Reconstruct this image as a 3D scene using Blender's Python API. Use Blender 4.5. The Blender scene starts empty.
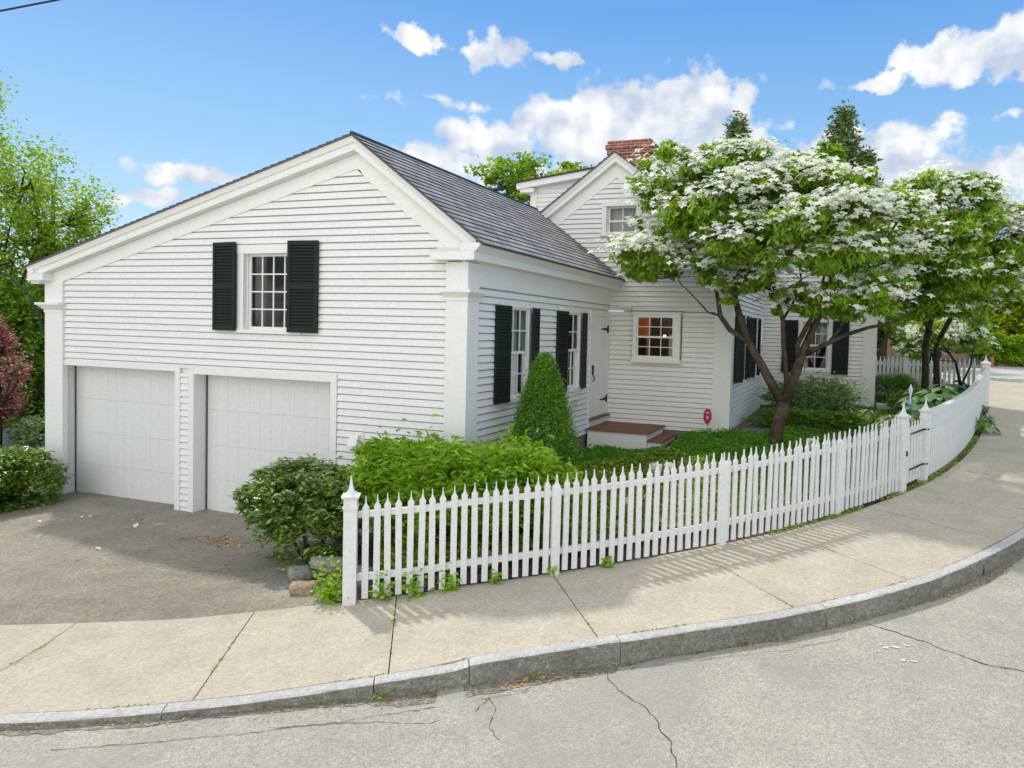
import bpy, bmesh, math, random
import numpy as np
from mathutils import Vector, Matrix
rad = math.radians
sc = bpy.context.scene
col = sc.collection
rng = np.random.default_rng(7)
random.seed(7)

# ------------------------------------------------------------------ camera
cam_d = bpy.data.cameras.new("camera")
cam = bpy.data.objects.new("camera", cam_d); col.objects.link(cam)
Rm = Matrix(((0.94155554, -0.03727356, 0.33478926), (0.33581848, 0.02585212, -0.94157188), (0.02644073, 0.99897065, 0.03685835)))
cam.matrix_world = Matrix.Translation((0, 0, 3.0)) @ Rm.to_4x4()
cam_d.sensor_fit = 'HORIZONTAL'; cam_d.sensor_width = 36
cam_d.lens = 710 / 1024 * 36
cam_d.shift_x = -83 / 1024; cam_d.shift_y = -26 / 1024
cam_d.clip_start = 0.05; cam_d.clip_end = 2000
sc.camera = cam

# ------------------------------------------------------------------ sun and sky
SUN_EL = 53.0
SUN_DIR = Vector((-0.86 * math.cos(rad(SUN_EL)), 0.51 * math.cos(rad(SUN_EL)), math.sin(rad(SUN_EL)))).normalized()
sd = bpy.data.lights.new("sun", 'SUN'); sd.energy = 2.1; sd.angle = rad(2.0); sd.color = (1.0, 0.95, 0.86)
sun = bpy.data.objects.new("sun", sd); col.objects.link(sun)
sun.rotation_euler = SUN_DIR.to_track_quat('Z', 'Y').to_euler()
sun.location = (-20, 15, 30)

w = bpy.data.worlds.new("World"); sc.world = w; w.use_nodes = True
nt = w.node_tree; N = nt.nodes; L = nt.links
for n in list(N): N.remove(n)
def wn(t, **k):
    n = N.new(t)
    for a, b in k.items(): setattr(n, a, b)
    return n
def wmath(op, a, b=None, c=None, clamp=False):
    n = wn('ShaderNodeMath', operation=op); n.use_clamp = clamp
    for i, v in enumerate((a, b, c)):
        if v is None: continue
        if isinstance(v, (int, float)): n.inputs[i].default_value = v
        else: L.new(v, n.inputs[i])
    return n.outputs[0]
out = wn('ShaderNodeOutputWorld'); bg = wn('ShaderNodeBackground'); bg.inputs[1].default_value = 0.15
L.new(bg.outputs[0], out.inputs[0])
sky = wn('ShaderNodeTexSky', sky_type='NISHITA'); sky.sun_disc = False
sky.sun_elevation = rad(SUN_EL); sky.sun_rotation = math.atan2(SUN_DIR.x, SUN_DIR.y)
sky.air_density = 1.1; sky.dust_density = 0.6; sky.ozone_density = 2.0
tint = wn('ShaderNodeMix', data_type='RGBA', blend_type='MULTIPLY'); tint.inputs[0].default_value = 1
L.new(sky.outputs[0], tint.inputs[6]); tint.inputs[7].default_value = (1.25, 1.22, 1.1, 1)
tc = wn('ShaderNodeTexCoord'); sep = wn('ShaderNodeSeparateXYZ'); L.new(tc.outputs['Generated'], sep.inputs[0])
az = wmath('ARCTAN2', sep.outputs[0], sep.outputs[1]); el = wmath('ARCSINE', sep.outputs[2])
az = wmath('MULTIPLY', az, 57.2958); el = wmath('MULTIPLY', el, 57.2958)
ae = wn('ShaderNodeCombineXYZ'); L.new(az, ae.inputs[0]); L.new(el, ae.inputs[1])
def wnoise(vec, scale, detail, rough=.55):
    n = wn('ShaderNodeTexNoise'); n.inputs['Scale'].default_value = scale; n.inputs['Detail'].default_value = detail
    n.inputs['Roughness'].default_value = rough; L.new(vec, n.inputs['Vector']); return n
def wvec(op, a, b):
    n = wn('ShaderNodeVectorMath', operation=op)
    for i, v in enumerate((a, b)):
        if isinstance(v, tuple): n.inputs[i].default_value = v
        elif v is not None: L.new(v, n.inputs[i])
    return n
wz = wnoise(ae.outputs[0], .28, 5, .6)
warp = wvec('MULTIPLY', wvec('SUBTRACT', wz.outputs['Color'], (.5, .5, .5)).outputs[0], (6.5, 3.4, 0))
pos = wvec('ADD', ae.outputs[0], warp.outputs[0]).outputs[0]
# each cloud: azimuth, elevation, half width, half height (degrees), density
CL = [(-34.0, 21.2, 2.8, 0.8, .9), (-27.9, 20.8, 2.6, 1.4, .95), (-23.8, 20.4, 2.6, .75, .8), (-31.6, 12.9, 5.2, 1.3, 1), (-27.3, 14.6, 5.0, 1.9, 1),
      (-22.5, 15.6, 5.5, 2.6, 1.1), (-17.5, 16.6, 6.5, 3.2, 1.2), (-12.3, 17.0, 4.8, 3.4, 1.2), (-15.5, 13.2, 9.0, 3.0, 1.2), (-9.0, 14.8, 3.6, 3.0, 1.0),
      (-30.7, 17.0, 5.5, .7, .45), (-48.2, 9.9, 4.8, .9, .9), (-51.2, 8.3, 4.6, .7, .8), (-46.5, 7.8, 6, .8, .6), (6.3, 19.2, 4.6, 1.5, 1.15), (9.6, 20.0, 4.6, 1.9, 1.15), (1.6, 18.4, 3.6, .55, .8), (11.5, 18.3, 4.0, 1.2, 1),
      (2.8, 13.2, 4.4, 2.9, 1.15), (-1.6, 13.8, 3.6, 2.0, 1.0), (7.0, 11.6, 5.5, 2.8, 1.0), (12.5, 12.2, 4.5, 2.0, .9), (-6, 11.2, 12.0, 2.4, .8), (-33, 17.3, 7, .5, .42), (-20, 12.0, 12, 1.6, .6), (8, 15.6, 7, .6, .4),
      (-30, 8.0, 18, 2.2, .6), (30, 14, 9, 5, 1), (48, 20, 10, 6, 1), (-75, 16, 9, 6, 1), (-64, 25, 6, 3, .9), (20, 30, 8, 4, .9), (-10, 38, 10, 4, .7)]
acc = None
for a, e, wa, we, dn in CL:
    v = wvec('MULTIPLY', wvec('SUBTRACT', pos, (a, e, 0)).outputs[0], (1 / wa, 1 / we, 0))
    ln = wn('ShaderNodeVectorMath', operation='LENGTH'); L.new(v.outputs[0], ln.inputs[0])
    val = wmath('MULTIPLY', wmath('SUBTRACT', 1.22, ln.outputs['Value']), dn)
    acc = val if acc is None else wmath('MAXIMUM', acc, val)
fine = wnoise(ae.outputs[0], .62, 6, .58)
gen = wnoise(tc.outputs['Generated'], 3.2, 3, .55)
back = wmath('MULTIPLY', wmath('ADD', wmath('MULTIPLY', sep.outputs[1], -1.6), -.15, None, True), 1.0, None, True)     # unseen bright cloud bank, added behind the camera to brighten the shaded walls
genv = wmath('ADD', wmath('MULTIPLY', wmath('SUBTRACT', gen.outputs[0], .5), 3.0), wmath('SUBTRACT', wmath('MULTIPLY', back, 1.6), 1.0))
acc = wmath('MAXIMUM', acc, genv)
def puffs(vec, scale, detail=1.0):
    v_ = wn('ShaderNodeTexVoronoi', feature='F1'); v_.inputs['Scale'].default_value = scale; v_.inputs['Detail'].default_value = detail; v_.inputs['Roughness'].default_value = .55; L.new(vec, v_.inputs['Vector']); return v_.outputs['Distance']
wp2 = wvec('ADD', ae.outputs[0], wvec('MULTIPLY', wvec('SUBTRACT', wz.outputs['Color'], (.5, .5, .5)).outputs[0], (2.0, 1.6, 0)).outputs[0]).outputs[0]
pf = puffs(wp2, .42)
den = wmath('ADD', wmath('ADD', acc, wmath('MULTIPLY', wmath('SUBTRACT', fine.outputs[0], .5), 1.3)), wmath('MULTIPLY', wmath('SUBTRACT', .56, pf), .75))
mr = wn('ShaderNodeMapRange', interpolation_type='SMOOTHSTEP'); L.new(den, mr.inputs[0]); mr.inputs[1].default_value = 0.0; mr.inputs[2].default_value = .46
# clouds are brighter towards their tops: compare the density with that a little higher up
up = wvec('ADD', ae.outputs[0], (-.7, 1.3, 0)); f2 = wnoise(up.outputs[0], .30, 4, .5); f1 = wnoise(ae.outputs[0], .30, 4, .5)
sh = wmath('ADD', wmath('MULTIPLY', wmath('SUBTRACT', f1.outputs[0], f2.outputs[0]), 2.6), .80, None, False); st_ = wvec('MULTIPLY', ae.outputs[0], (.5, 1.6, 0)); f3 = wnoise(st_.outputs[0], .26, 4, .5); sh = wmath('ADD', sh, wmath('MULTIPLY', wmath('SUBTRACT', f3.outputs[0], .55), 1.6)); sh = wmath('ADD', sh, wmath('MULTIPLY', wmath('SUBTRACT', .45, pf), .7), None, True)
ccol = wn('ShaderNodeMix', data_type='RGBA'); L.new(sh, ccol.inputs[0])
ccol.inputs[6].default_value = (2.9, 3.4, 4.2, 1); ccol.inputs[7].default_value = (5.2, 5.25, 5.3, 1)
bright = wn('ShaderNodeMix', data_type='RGBA'); L.new(back, bright.inputs[0]); L.new(ccol.outputs[2], bright.inputs[6]); bright.inputs[7].default_value = (11.5, 11.2, 10.5, 1)
grad = wn('ShaderNodeValToRGB'); gm = wn('ShaderNodeMapRange'); L.new(el, gm.inputs[0]); gm.inputs[1].default_value = 0; gm.inputs[2].default_value = 60; L.new(gm.outputs[0], grad.inputs[0])
for e_, (x_, c_) in zip([grad.color_ramp.elements[0], grad.color_ramp.elements[1], grad.color_ramp.elements.new(.2), grad.color_ramp.elements.new(.36)], [(0, (3.3, 4.3, 4.9)), (1, (.30, 1.05, 2.7)), (.2, (1.60, 3.05, 4.75)), (.40, (.60, 1.85, 4.25))]):
    e_.position = x_; e_.color = (c_[0] / 6, c_[1] / 6, c_[2] / 6, 1)
gsc = wn('ShaderNodeMix', data_type='RGBA', blend_type='MULTIPLY'); gsc.inputs[0].default_value = 1; L.new(grad.outputs[0], gsc.inputs[6]); gsc.inputs[7].default_value = (6, 6, 6, 1)
hz = wn('ShaderNodeMapRange'); L.new(el, hz.inputs[0]); hz.inputs[1].default_value = 26; hz.inputs[2].default_value = 3; hz.inputs[3].default_value = 0; hz.inputs[4].default_value = .0
hm = wn('ShaderNodeMix', data_type='RGBA'); L.new(hz.outputs[0], hm.inputs[0]); L.new(tint.outputs[2], hm.inputs[6]); hm.inputs[7].default_value = (4.4, 6.2, 8.2, 1)
cm = wn('ShaderNodeMix', data_type='RGBA'); L.new(mr.outputs[0], cm.inputs[0]); bl_ = wn('ShaderNodeMix', data_type='RGBA'); bl_.inputs[0].default_value = .9; L.new(hm.outputs[2], bl_.inputs[6]); L.new(gsc.outputs[2], bl_.inputs[7]); L.new(bl_.outputs[2], cm.inputs[6]); L.new(bright.outputs[2], cm.inputs[7])
L.new(cm.outputs[2], bg.inputs[0])
vs = sc.view_settings
sc.display_settings.display_device = 'sRGB'
vs.view_transform = 'Standard'; vs.look = 'None'; vs.exposure = 0.36; vs.gamma = 1.0; vs.use_curve_mapping = False
sc.cycles.max_bounces = 6; sc.cycles.transparent_max_bounces = 8; sc.cycles.transmission_bounces = 4
sc.cycles.sample_clamp_indirect = 6

# ------------------------------------------------------------------ materials
class NT:
    def __init__(s, name):
        s.m = bpy.data.materials.new(name); s.m.use_nodes = True; s.t = s.m.node_tree; s.n = s.t.nodes; s.l = s.t.links
        s.b = s.n['Principled BSDF']; s.o = s.n['Material Output']
        s.tc = s.n.new('ShaderNodeTexCoord')
    def noise(s, scale, detail=4, rough=.55, vec=None, dist=0):
        n = s.n.new('ShaderNodeTexNoise'); n.inputs['Scale'].default_value = scale; n.inputs['Detail'].default_value = detail
        n.inputs['Roughness'].default_value = rough; n.inputs['Distortion'].default_value = dist
        s.l.new(vec or s.tc.outputs['Object'], n.inputs['Vector']); return n.outputs[0]
    def ramp(s, fac, stops, const=False):
        r = s.n.new('ShaderNodeValToRGB'); s.l.new(fac, r.inputs[0]); e = r.color_ramp.elements
        if const: r.color_ramp.interpolation = 'CONSTANT'
        while len(e) < len(stops): e.new(.5)
        for x, (p, c) in zip(e, stops):
            x.position = p; x.color = (*c, 1) if len(c) == 3 else c
        return r.outputs[0]
    def mix(s, fac, a, b, mode='MIX'):
        m = s.n.new('ShaderNodeMix'); m.data_type = 'RGBA'; m.blend_type = mode
        for i, v in ((0, fac), (6, a), (7, b)):
            if isinstance(v, (int, float)): m.inputs[i].default_value = v
            elif isinstance(v, tuple): m.inputs[i].default_value = (*v, 1)
            else: s.l.new(v, m.inputs[i])
        return m.outputs[2]
    def math(s, op, a, b=0.0, clamp=False):
        m = s.n.new('ShaderNodeMath'); m.operation = op; m.use_clamp = clamp
        for i, v in enumerate((a, b)):
            if isinstance(v, (int, float)): m.inputs[i].default_value = v
            else: s.l.new(v, m.inputs[i])
        return m.outputs[0]
    def bump(s, h, strength, dist=.02):
        b = s.n.new('ShaderNodeBump'); b.inputs['Strength'].default_value = strength; b.inputs['Distance'].default_value = dist
        s.l.new(h, b.inputs['Height']); s.l.new(b.outputs[0], s.b.inputs['Normal'])
    def color(s, c):
        if isinstance(c, tuple): s.b.inputs['Base Color'].default_value = (*c, 1)
        else: s.l.new(c, s.b.inputs['Base Color'])
        return s
    def rough(s, r, spec=.5):
        s.b.inputs['Roughness'].default_value = r; s.b.inputs['Specular IOR Level'].default_value = spec; return s
M = {}
def paint(name, c, var=.06, dirt=.10, rough=.55):
    t = NT(name); a = t.noise(1.3, 5); b = t.noise(22, 3)
    base = t.mix(t.math('MULTIPLY', a, var * 2), c, tuple(x * .86 for x in c))
    d = t.ramp(b, [(.30, (1, 1, 1)), (.75, (1 - dirt, 1 - dirt, 1 - dirt * 1.15))])
    t.color(t.mix(1.0, base, d, 'MULTIPLY')).rough(rough, .35); t.bump(t.noise(60, 3), .12, .004); M[name] = t.m
paint('white_paint', (.82, .815, .785)); paint('white_siding', (.82, .815, .79), .10, .12, .6)
paint('fence_paint', (.80, .80, .785), .16, .16, .5); paint('door_paint', (.74, .75, .73), .14, .10, .55)
paint('shutter_paint', (.010, .017, .014), .3, .3, .7); paint('black_iron', (.012, .012, .013), .2, .2, .5)
paint('foundation_stone', (.27, .24, .18), .5, .3, .9)
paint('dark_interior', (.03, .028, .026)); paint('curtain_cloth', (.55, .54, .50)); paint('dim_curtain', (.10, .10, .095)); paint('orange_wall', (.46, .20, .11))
paint('metal_edge', (.10, .10, .10)); paint('tan_threshold', (.42, .31, .17), .3, .3, .8)
# glass: clear sheet with mirror reflection at grazing angles
t = NT('window_glass'); t.n.remove(t.b); tr = t.n.new('ShaderNodeBsdfTransparent'); gl = t.n.new('ShaderNodeBsdfGlossy'); gl.inputs['Roughness'].default_value = .01
tr.inputs[0].default_value = (.86, .9, .88, 1); lw = t.n.new('ShaderNodeFresnel'); lw.inputs[0].default_value = 1.5; mx = t.n.new('ShaderNodeMixShader')
add = t.math('MULTIPLY', lw.outputs[0], .8, True); t.l.new(add, mx.inputs[0]); t.l.new(tr.outputs[0], mx.inputs[1]); t.l.new(gl.outputs[0], mx.inputs[2]); t.l.new(mx.outputs[0], t.o.inputs[0]); M['glass'] = t.m
# shingles: brick pattern along UV (u along the eave, v up the slope)
def shingle(name, c1, c2, row=.14):
    t = NT(name); uv = t.tc.outputs['UV']; bt = t.n.new('ShaderNodeTexBrick'); t.l.new(uv, bt.inputs[0])
    bt.inputs['Scale'].default_value = 1; bt.inputs['Brick Width'].default_value = .31; bt.inputs['Row Height'].default_value = row; bt.inputs['Mortar Size'].default_value = .008
    bt.inputs['Color1'].default_value = (*c1, 1); bt.inputs['Color2'].default_value = (*c2, 1); bt.inputs['Mortar'].default_value = (.07, .07, .075, 1); bt.offset = .5
    nz = t.noise(3.1, 5); n2 = t.noise(90, 3)
    c = t.mix(.55, bt.outputs[0], t.ramp(nz, [(.3, (.55, .55, .6)), (.7, (1.3, 1.28, 1.25))]), 'MULTIPLY')
    c = t.mix(.6, c, t.ramp(n2, [(.3, (.5, .5, .5)), (.75, (1.4, 1.4, 1.4))]), 'MULTIPLY')
    t.color(c).rough(.9, .2)
    M[name] = t.m
shingle('roof_shingles', (.38, .38, .39), (.25, .255, .265))
# brick
t = NT('brick'); bt = t.n.new('ShaderNodeTexBrick'); mp = t.n.new('ShaderNodeMapping'); mp.inputs['Rotation'].default_value = (rad(90), 0, 0); t.l.new(t.tc.outputs['UV'], bt.inputs[0])
bt.inputs['Scale'].default_value = 1; bt.inputs['Brick Width'].default_value = .21; bt.inputs['Row Height'].default_value = .07; bt.inputs['Mortar Size'].default_value = .008
bt.inputs['Color1'].default_value = (.34, .10, .06, 1); bt.inputs['Color2'].default_value = (.22, .075, .05, 1); bt.inputs['Mortar'].default_value = (.38, .33, .28, 1)
t.color(t.mix(.6, bt.outputs[0], t.ramp(t.noise(6, 4), [(.3, (.6, .6, .6)), (.7, (1.35, 1.3, 1.25))]), 'MULTIPLY')).rough(.9, .2); M['brick'] = t.m
# asphalts and concrete
def ground_mat(name, c, grains, patch, tintc, rough=.9, gsc=60, bump=.5):
    t = NT(name); P = t.tc.outputs['Object']
    a = t.noise(.35, 5, .6); b = t.noise(2.3, 5, .6); v = t.n.new('ShaderNodeTexVoronoi'); v.inputs['Scale'].default_value = gsc; t.l.new(P, v.inputs[0])
    v2 = t.n.new('ShaderNodeTexVoronoi'); v2.inputs['Scale'].default_value = gsc * .43; t.l.new(P, v2.inputs[0])
    g = t.ramp(v.outputs['Color'], [(.05, (1 - grains,) * 3), (.62, (1, 1, 1)), (.95, (1 + grains * 1.5,) * 3)])
    g2 = t.ramp(v2.outputs['Color'], [(.08, (1 - grains * .7,) * 3), (.5, (1, 1, 1)), (.97, (1 + grains * .9,) * 3)])
    cc = t.mix(t.ramp(a, [(.35, (0, 0, 0)), (.65, (1, 1, 1))]), c, tintc)
    cc = t.mix(patch, cc, t.ramp(b, [(.3, (.72, .72, .72)), (.7, (1.2, 1.19, 1.17))]), 'MULTIPLY')
    cc = t.mix(1, cc, g, 'MULTIPLY'); cc = t.mix(1, cc, g2, 'MULTIPLY')
    s = t.ramp(t.noise(7, 6, .7), [(.66, (1, 1, 1)), (.80, (.74, .72, .68))]); cc = t.mix(.8, cc, s, 'MULTIPLY')
    if name == 'sidewalk_concrete':      # pale scuffs and a few dark drips
        cc = t.mix(t.ramp(t.noise(4.5, 7, .72, dist=.6), [(.60, (0, 0, 0)), (.74, (.55, .55, .55))]), cc, (.58, .55, .47)); cc = t.mix(t.ramp(t.noise(1.1, 6, .7, dist=.4), [(.55, (0, 0, 0)), (.7, (.4, .4, .4))]), cc, (.36, .33, .27))
    if name == 'road_asphalt':           # worn, oily and re-laid patches
        cc = t.mix(t.ramp(t.noise(.55, 5, .6, dist=.8), [(.50, (0, 0, 0)), (.56, (.45, .45, .45))]), cc, (.30, .288, .255)); cc = t.mix(t.ramp(t.noise(3.2, 7, .75), [(.60, (0, 0, 0)), (.72, (.5, .5, .5))]), cc, (.42, .38, .31))
    t.color(cc).rough(rough, .25); t.bump(t.noise(gsc * 1.2, 3), bump, .006); M[name] = t.m
ground_mat('road_asphalt', (.36, .342, .295), .22, .35, (.405, .378, .315), gsc=120)
ground_mat('driveway_asphalt', (.31, .28, .23), .22, .6, (.235, .21, .168), gsc=80)
ground_mat('sidewalk_concrete', (.49, .44, .345), .12, .4, (.445, .40, .315), gsc=75, bump=.25)
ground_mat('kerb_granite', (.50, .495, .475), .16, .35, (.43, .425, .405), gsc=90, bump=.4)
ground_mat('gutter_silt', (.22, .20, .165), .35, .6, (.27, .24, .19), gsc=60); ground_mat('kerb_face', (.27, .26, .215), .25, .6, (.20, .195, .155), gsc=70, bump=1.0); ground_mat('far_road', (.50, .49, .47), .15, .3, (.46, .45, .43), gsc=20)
ground_mat('soil', (.055, .042, .03), .5, .7, (.09, .075, .05), gsc=30, bump=.8)
ground_mat('gravel_stone', (.20, .19, .17), .55, .6, (.14, .14, .12), gsc=26, bump=.8)
ground_mat('rock', (.27, .26, .235), .25, .8, (.20, .20, .185), gsc=40); ground_mat('rock_rust', (.36, .27, .175), .2, .8, (.27, .21, .16), gsc=40)
t = NT('deck_wood'); c = t.mix(t.noise(5, 6, .6), (.17, .075, .045), (.30, .15, .09)); t.color(c).rough(.7, .3); M['deck_wood'] = t.m
t = NT('bark'); wv = t.noise(7, 8, .65); c = t.ramp(wv, [(.3, (.04, .03, .02)), (.55, (.09, .072, .048)), (.75, (.17, .145, .10))]); t.color(c).rough(.95, .15); t.bump(t.noise(24, 5), .6, .03); M['bark'] = t.m
t = NT('dark_bark'); t.color(t.ramp(t.noise(9, 6), [(.3, (.018, .014, .012)), (.7, (.06, .05, .04))])).rough(.95, .15); M['dark_bark'] = t.m
def plain(name, c, rough=.6): t = NT(name); t.color(c).rough(rough, .35); M[name] = t.m
plain('crack_fill', (.06, .052, .042), .95); plain('sign_red', (.42, .02, .035), .5); plain('sign_white', (.55, .55, .58), .5); plain('cable_black', (.015, .015, .015)); plain('terracotta', (.38, .15, .10), .7); plain('pale_brick', (.42, .27, .23), .9)
plain('blue_plastic', (.05, .16, .4), .4); plain('paint_mark', (.62, .62, .62), .9); plain('dead_leaf', (.55, .27, .07), .8); plain('slate_blue', (.09, .10, .14), .7); plain('pale_leaf', (.50, .42, .25), .8)
plain('white_litter', (.7, .68, .62), .8)
def leafmat(name, stops, transl=.45, gloss=.25, rough=.45, tm=(1.5, 1.45, .6)):
    t = NT(name); g = t.n.new('ShaderNodeNewGeometry'); c = t.ramp(g.outputs['Random Per Island'], stops)
    c = t.mix(.5, c, t.ramp(t.noise(.9, 3), [(.35, (.7, .76, .7)), (.65, (1.25, 1.2, 1.15))]), 'MULTIPLY')
    t.color(c).rough(rough, gloss)
    tl = t.n.new('ShaderNodeBsdfTranslucent'); t.l.new(t.mix(1, c, tm, 'MULTIPLY'), tl.inputs[0]); mx = t.n.new('ShaderNodeMixShader'); mx.inputs[0].default_value = transl
    t.l.new(t.b.outputs[0], mx.inputs[1]); t.l.new(tl.outputs[0], mx.inputs[2]); t.l.new(mx.outputs[0], t.o.inputs[0]); M[name] = t.m
def greens(a, b, c): return [(0, a), (.5, b), (1, c)]
leafmat('dogwood_leaf', greens((.13, .24, .02), (.21, .37, .035), (.34, .50, .07)))
leafmat('dogwood_bract', [(0, (.70, .74, .52)), (.3, (.82, .83, .74)), (1, (.86, .86, .82))], .3, .2, tm=(1, 1, .92))
leafmat('rhodo_leaf', greens((.11, .21, .035), (.19, .32, .06), (.36, .48, .17)), .25, .9, .28)
leafmat('lime_leaf', greens((.17, .33, .02), (.27, .47, .03), (.44, .62, .08)), .45, .3)
leafmat('spruce_needle', greens((.08, .20, .018), (.12, .27, .025), (.20, .37, .045)), .3, .2)
leafmat('hedge_leaf', greens((.08, .17, .02), (.15, .27, .03), (.28, .39, .07)), .35, .5, .35)
leafmat('maple_leaf', greens((.18, .30, .03), (.29, .45, .045), (.44, .58, .09)), .5, .2)
leafmat('purple_leaf', greens((.22, .04, .06), (.46, .15, .19), (.68, .46, .48)), .35, .5)
leafmat('oak_leaf', greens((.11, .22, .025), (.19, .34, .04), (.32, .47, .08)), .5, .25)
leafmat('conifer_needle', greens((.07, .11, .035), (.12, .17, .055), (.20, .25, .09)), .3, .2)
leafmat('yellow_leaf', greens((.19, .29, .02), (.32, .43, .03), (.48, .56, .06)), .5, .2)
leafmat('ground_leaf', greens((.12, .22, .025), (.23, .33, .04), (.40, .48, .10)), .35, .3)
leafmat('fresh_ground_leaf', greens((.07, .21, .015), (.12, .31, .03), (.20, .42, .05)), .4, .3)
leafmat('hosta_leaf', greens((.08, .20, .10), (.15, .31, .15), (.33, .46, .18)), .3, .5, .4)
leafmat('variegated_leaf', [(0, (.05, .13, .02)), (.5, (.10, .2, .04)), (.62, (.5, .55, .25)), (1, (.62, .66, .40))], .35, .3)
leafmat('boxwood_leaf', greens((.08, .19, .02), (.13, .28, .03), (.21, .38, .05)), .35, .3)
leafmat('grey_green_leaf', greens((.08, .16, .05), (.15, .26, .09), (.36, .46, .25)), .35, .5)
leafmat('peony_petal', [(0, (.86, .84, .76)), (1, (.93, .92, .88))], .45, .2, tm=(1, 1, .95))
leafmat('twig_green', greens((.05, .10, .012), (.10, .19, .02), (.2, .3, .04)), .4, .3)

# ------------------------------------------------------------------ object helpers
def tag(o, label=None, cat=None, group=None, kind=None):
    if label: o['label'] = label
    if cat: o['category'] = cat
    if group: o['group'] = group
    if kind: o['kind'] = kind
    return o
def empty(name, loc=(0, 0, 0), rz=0, label=None, cat=None, group=None, parent=None):
    o = bpy.data.objects.new(name, None); col.objects.link(o); o.location = loc; o.rotation_euler = (0, 0, rz)
    o.empty_display_size = .1
    if parent: o.parent = parent
    return tag(o, label, cat, group)
class Fr:
    def __init__(s, org, U, Nn): s.o = Vector(org); s.U = Vector(U); s.N = Vector(Nn); s.Z = Vector((0, 0, 1))
    def __call__(s, u, o, w): return s.o + s.U * u + s.N * o + s.Z * w
ID = Fr((0, 0, 0), (1, 0, 0), (0, 1, 0))
class MB:
    def __init__(s): s.v = []; s.f = []; s.uv = []
    def face(s, pts, uv=None):
        i = len(s.v); s.v += [tuple(p) for p in pts]; s.f.append(tuple(range(i, i + len(pts)))); s.uv.append(uv)
    def box(s, u0, u1, o0, o1, w0, w1, fr=ID):
        i = len(s.v)
        for a in (u0, u1):
            for b in (o0, o1):
                for c in (w0, w1): s.v.append(tuple(fr(a, b, c)))
        for q in ((0, 1, 3, 2), (4, 6, 7, 5), (0, 4, 5, 1), (2, 3, 7, 6), (0, 2, 6, 4), (1, 5, 7, 3)): s.f.append(tuple(i + k for k in q)); s.uv.append(None)
        return s
    def hexa(s, P):      # 8 points: bottom ring 4, top ring 4
        i = len(s.v); s.v += [tuple(p) for p in P]
        for q in ((0, 3, 2, 1), (4, 5, 6, 7), (0, 1, 5, 4), (1, 2, 6, 5), (2, 3, 7, 6), (3, 0, 4, 7)): s.f.append(tuple(i + k for k in q)); s.uv.append(None)
    def frustum(s, cx, cy, w0, w1, h0, h1, d0=None, d1=None):
        d0 = w0 if d0 is None else d0; d1 = w1 if d1 is None else d1
        s.hexa([(cx - w0, cy - d0, h0), (cx + w0, cy - d0, h0), (cx + w0, cy + d0, h0), (cx - w0, cy + d0, h0), (cx - w1, cy - d1, h1), (cx + w1, cy - d1, h1), (cx + w1, cy + d1, h1), (cx - w1, cy + d1, h1)])
    def sweep(s, secs, closed=False, cap=True):   # list of equal-length sections
        n = len(secs[0]); i = len(s.v)
        for sec in secs: s.v += [tuple(p) for p in sec]
        for k in range(len(secs) - 1):
            for j in range(n if closed else n - 1):
                a = i + k * n + j; b = i + k * n + (j + 1) % n
                s.f.append((a, b, b + n, a + n)); s.uv.append(None)
        if cap and n > 2:
            s.f.append(tuple(i + j for j in range(n))[::-1]); s.uv.append(None)
            s.f.append(tuple(i + (len(secs) - 1) * n + j for j in range(n))); s.uv.append(None)
    def tube(s, pts, sides=8):     # pts: (x,y,z,r)
        P = [Vector(p[:3]) for p in pts]; secs = []
        up = Vector((0.31, 0.2, .93))
        for k, p in enumerate(P):
            d = (P[min(k + 1, len(P) - 1)] - P[max(k - 1, 0)]).normalized()
            a = d.cross(up)
            if a.length < .05: a = d.cross(Vector((1, 0, 0)))
            a.normalize(); b = d.cross(a)
            secs.append([p + (a * math.cos(t) + b * math.sin(t)) * pts[k][3] for t in [2 * math.pi * j / sides for j in range(sides)]])
        s.sweep(secs, closed=True)
    def build(s, name, mat, parent=None, smooth=False, recalc=True):
        me = bpy.data.meshes.new(name); me.from_pydata(s.v, [], s.f); me.materials.append(M[mat] if isinstance(mat, str) else mat)
        if any(u is not None for u in s.uv):
            ul = me.uv_layers.new(name='UVMap'); k = 0
            for f, u in zip(s.f, s.uv):
                for j in range(len(f)):
                    ul.data[k].uv = u[j] if u is not None else (0, 0); k += 1
        if recalc:
            bm = bmesh.new(); bm.from_mesh(me); bmesh.ops.recalc_face_normals(bm, faces=bm.faces); bm.to_mesh(me); bm.free()
        if smooth: me.polygons.foreach_set('use_smooth', [True] * len(me.polygons))
        o = bpy.data.objects.new(name, me); col.objects.link(o)
        if parent: o.parent = parent
        return o
def wbuild(mb, name, mat, parent, **k):      # build world-space geometry under a parent whose base is elsewhere
    if parent is not None:
        l = Vector(parent.location); p = parent.parent
        while p: l += Vector(p.location); p = p.parent
        mb.v = [(a[0] - l.x, a[1] - l.y, a[2] - l.z) for a in mb.v]
    return mb.build(name, mat, parent, **k)

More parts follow.
